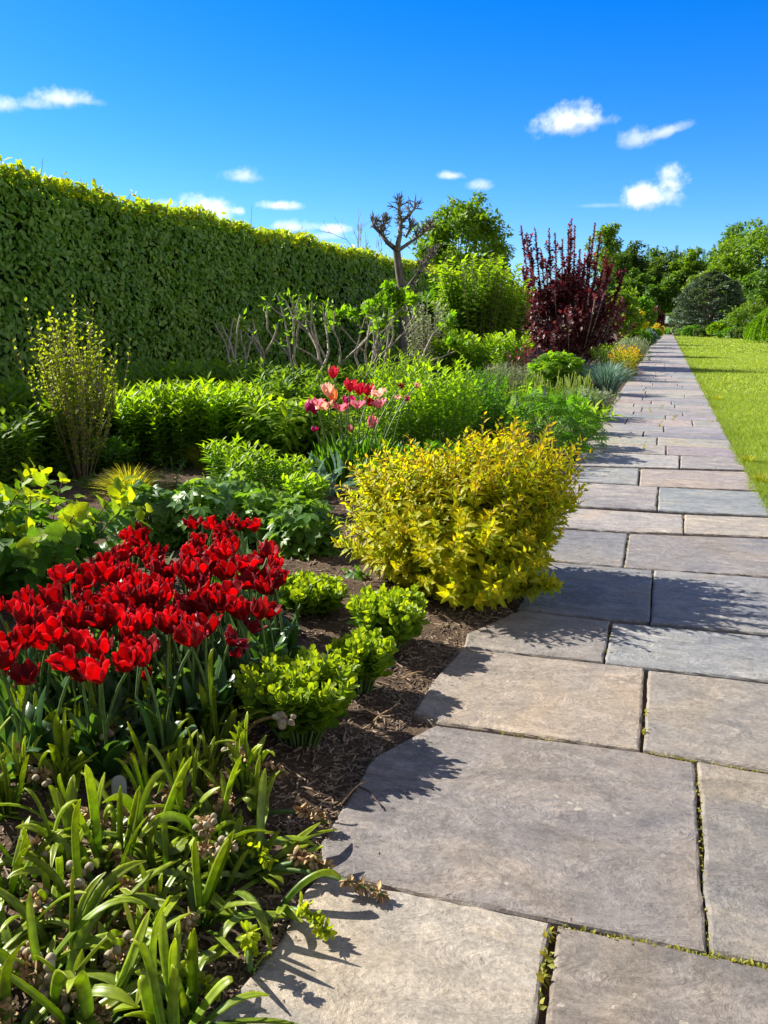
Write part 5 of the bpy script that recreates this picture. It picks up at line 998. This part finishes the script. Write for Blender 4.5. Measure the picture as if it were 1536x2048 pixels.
# blue conifer
d = ray(1420, 650); d = d * (92 / (d @ FWD)); b = np.array([d[0], d[1], 0]); h = hgt(b[0], b[1], 540); r = 78 * 92 / F; t = thing('conifer', 'broad dark blue green conifer with layered pale tipped boughs on the lawn', 'tree', b[0], b[1]); g = G(); gb = G(); rng2 = rng
nb = 105; P, D, NN, S, VV = [], [], [], [], []
for i in range(nb):
    u = (i + .5) / nb; zc = h * (.06 + .88 * u); prof = (1 - u ** 2.6) ** .6 * (.82 + .18 * min(1, u * 5)); a = i * 2.39996; L = r * prof * rng.uniform(.8, 1.08); o = np.array([math.cos(a), math.sin(a), 0]); tip = o * L + UP * zc; st = UP * max(.3, zc - L * .15)
    gb.tube([st, (st + tip) / 2 - UP * .1, tip], [.07, .04, .02], 4)
    n = 240; q = rng.random(n) ** .5; lat = np.array([-o[1], o[0], 0]); sz = rng.uniform(.8, 1.3); ql = rng.normal(0, .42, n); top_ = .26 * (1 - np.clip(np.abs(ql), 0, 1) ** 2)
    pp = st + (tip - st) * (.45 + .55 * q)[:, None] + lat * (ql * sz)[:, None] + UP * (top_ * rng.random(n) - .25 * (q - .5) - .3 * ql ** 2)[:, None]
    P.append(pp); D.append(o * .7 + lat * rng.normal(0, .6, n)[:, None] + UP * rng.normal(.25, .4, n)[:, None]); NN.append(np.tile(UP, (n, 1)) + rng.normal(0, .4, (n, 3))); S.append(rng.uniform(.16, .36, n)); VV.append(np.clip(.25 + .5 * q ** 2 + rng.normal(0, .2, n), 0, 1))
g.inst(NEEDLE, np.concatenate(P), np.concatenate(D), np.concatenate(NN), np.concatenate(S), np.concatenate(VV), None, 2.2); g.build('crown', M['conifer_leaf'], t); gb.tube([(0, 0, 0), (0, 0, h * .5), (0, 0, h * .95)], [.3, .2, .04], 8); gb.build('trunk', M['bark'], t)
# shrubs along the far lawn edge, weeping tree
EG = 'low shrubs along the far lawn edge'
for (px, D, w, hh, m, lab) in ((1360, 88, 40, .7, 'silver_leaf', 'low pale shrub nearest the arch at the lawn edge'), (1385, 84, 50, .9, 'mid_leaf', 'low dark green shrub at the lawn edge below the conifer left side'), (1412, 80, 40, .8, 'far_dark', 'low dark shrub at the lawn edge under the conifer'), (1438, 76, 36, 1.3, 'bright_leaf', 'rounded bright green shrub at the lawn edge in front of the conifer'), (1462, 74, 44, .8, 'mid_leaf', 'low green shrub right of the rounded bright one'), (1490, 72, 50, .8, 'far_dark', 'low dark shrub beside the weeping tree'), (1530, 66, 60, .8, 'mid_leaf', 'low green shrub behind the weeping tree'), (1478, 82, 60, 2.6, 'far_bright', 'bright green bush between conifer and weeping tree'), (1505, 86, 70, 3.4, 'far_bright', 'tall bright bush behind the weeping tree'), (1345, 96, 30, .6, 'mid_leaf', 'small shrub at the foot of the arch')):
    d = ray(px, 650); d = d * (D / (d @ FWD)); r = w / 2 * D / F; t = thing('edge_shrub', lab, 'shrub', d[0], d[1], 0, EG); g = G(); cc = crown(g, (0, 0, hh * .5), (r, r * .8, hh * .52), 36, 50, .2, SIMPLE, .3, .5, .8); g.build('foliage', M[m], t); g = G(); limbs(g, (0, 0, 0), (0, 0, hh * .3), cc[:6], .03); g.build('branches', M['bark'], t)
d = ray(1540, 650); d = d * (58 / (d @ FWD)); b = np.array([d[0], d[1], 0]); t = thing('weeping_tree', 'small weeping tree with cascading bright green branches at the right edge', 'tree', b[0], b[1]); g = G(); gb = G(); h = hgt(b[0], b[1], 608); r = 46 * 58 / F
gb.tube([(0, 0, 0), (.05, 0, h * .5), (0, 0, h * .92)], [.12, .1, .06], 7); wp = []
for i in range(130):
    a = i * 2.39996; rr = r * math.sqrt((i + .5) / 130) * rng.uniform(.85, 1.1); o = np.array([math.cos(a), math.sin(a), 0]); top = h * (1 - .45 * (rr / r) ** 2) + .1
    wp.append(bez(UP * h * .9, o * rr * .9 + UP * top * 1.05, o * rr * 1.1 + UP * max(.12, top * rng.uniform(.02, .35)), 8))
leaves_on(g, wp, 70, SIMPLE, .15, 80, .25, False, None, .4, None, .6); g.build('crown', M['bright_leaf'], t)
for p in wp[::3]: gb.tube(p, np.linspace(.03, .008, 8), 4)
gb.build('trunk', M['bark'], t)
# arch and what is beyond it
d = ray(1338, 650); d = d * (104 / (d @ FWD)); t = thing('garden_arch', 'slim metal rose arch over the far end of the path', 'arch', d[0], d[1]); hw, hh = .85, 2.35
for dy in (-.35, .35):
    g = G(); a = np.linspace(0, pi, 14); P = np.concatenate([[(hw, dy, 0), (hw, dy, .8)], np.stack([hw * np.cos(a), 0 * a + dy, hh - hw + hw * np.sin(a)], 1), [(-hw, dy, .8), (-hw, dy, 0)]]); g.tube(P, .07, 6); g.build('hoop', M['iron'], t)
g = G()
for q in np.linspace(0, pi, 7): c = np.array([hw * math.cos(q), 0, hh - hw + hw * math.sin(q)]); g.tube([c + [0, -.35, 0], c, c + [0, .35, 0]], .03, 5)
for zz in (.3, .7, 1.1):
    for sx in (-hw, hw): g.tube([(sx, -.35, zz), (sx, 0, zz), (sx, .35, zz)], .03, 5)
g.build('crossbars', M['iron'], t)
g = G(); q = np.linspace(0, pi, 160); P = np.stack([hw * np.cos(q), rng.uniform(-.35, .35, 160), hh - hw + hw * np.sin(q)], 1) + rng.normal(0, .08, (160, 3)); g.inst(SIMPLE, P, unit(rng.normal(0, 1, P.shape)), rng.normal(0, 1, P.shape), .2); g.build('climbing_foliage', M['mid_leaf'], t)
d = ray(1338, 650); d = d * (132 / (d @ FWD)); t = thing('stone_bench', 'pale stone bench seen through the arch', 'bench', d[0], d[1]); g = G()
def box(g, c, s):
    c, s = np.array(c, float), np.array(s, float) / 2; V = np.array([[x, y, z] for z in (-1, 1) for x, y in ((-1, -1), (1, -1), (1, 1), (-1, 1))]) * s + c
    g.add(V, np.array([[3, 2, 1, 0], [4, 5, 6, 7], [0, 1, 5, 4], [1, 2, 6, 5], [2, 3, 7, 6], [3, 0, 4, 7]]))
box(g, (0, 0, .55), (2.2, .5, .12)); g.build('seat', M['capsule'], t, smooth=False)
g = G(); box(g, (0, .22, .95), (2.2, .1, .55)); g.build('backrest', M['capsule'], t, smooth=False)
for sx in (-.8, .8): g = G(); box(g, (sx, 0, .245), (.3, .42, .49)); g.build('leg', M['capsule'], t, smooth=False)
print('verts', sum(len(o.data.vertices) for o in bpy.data.objects if o.type == 'MESH'), 'objects', len(bpy.data.objects), 'HT', HT)
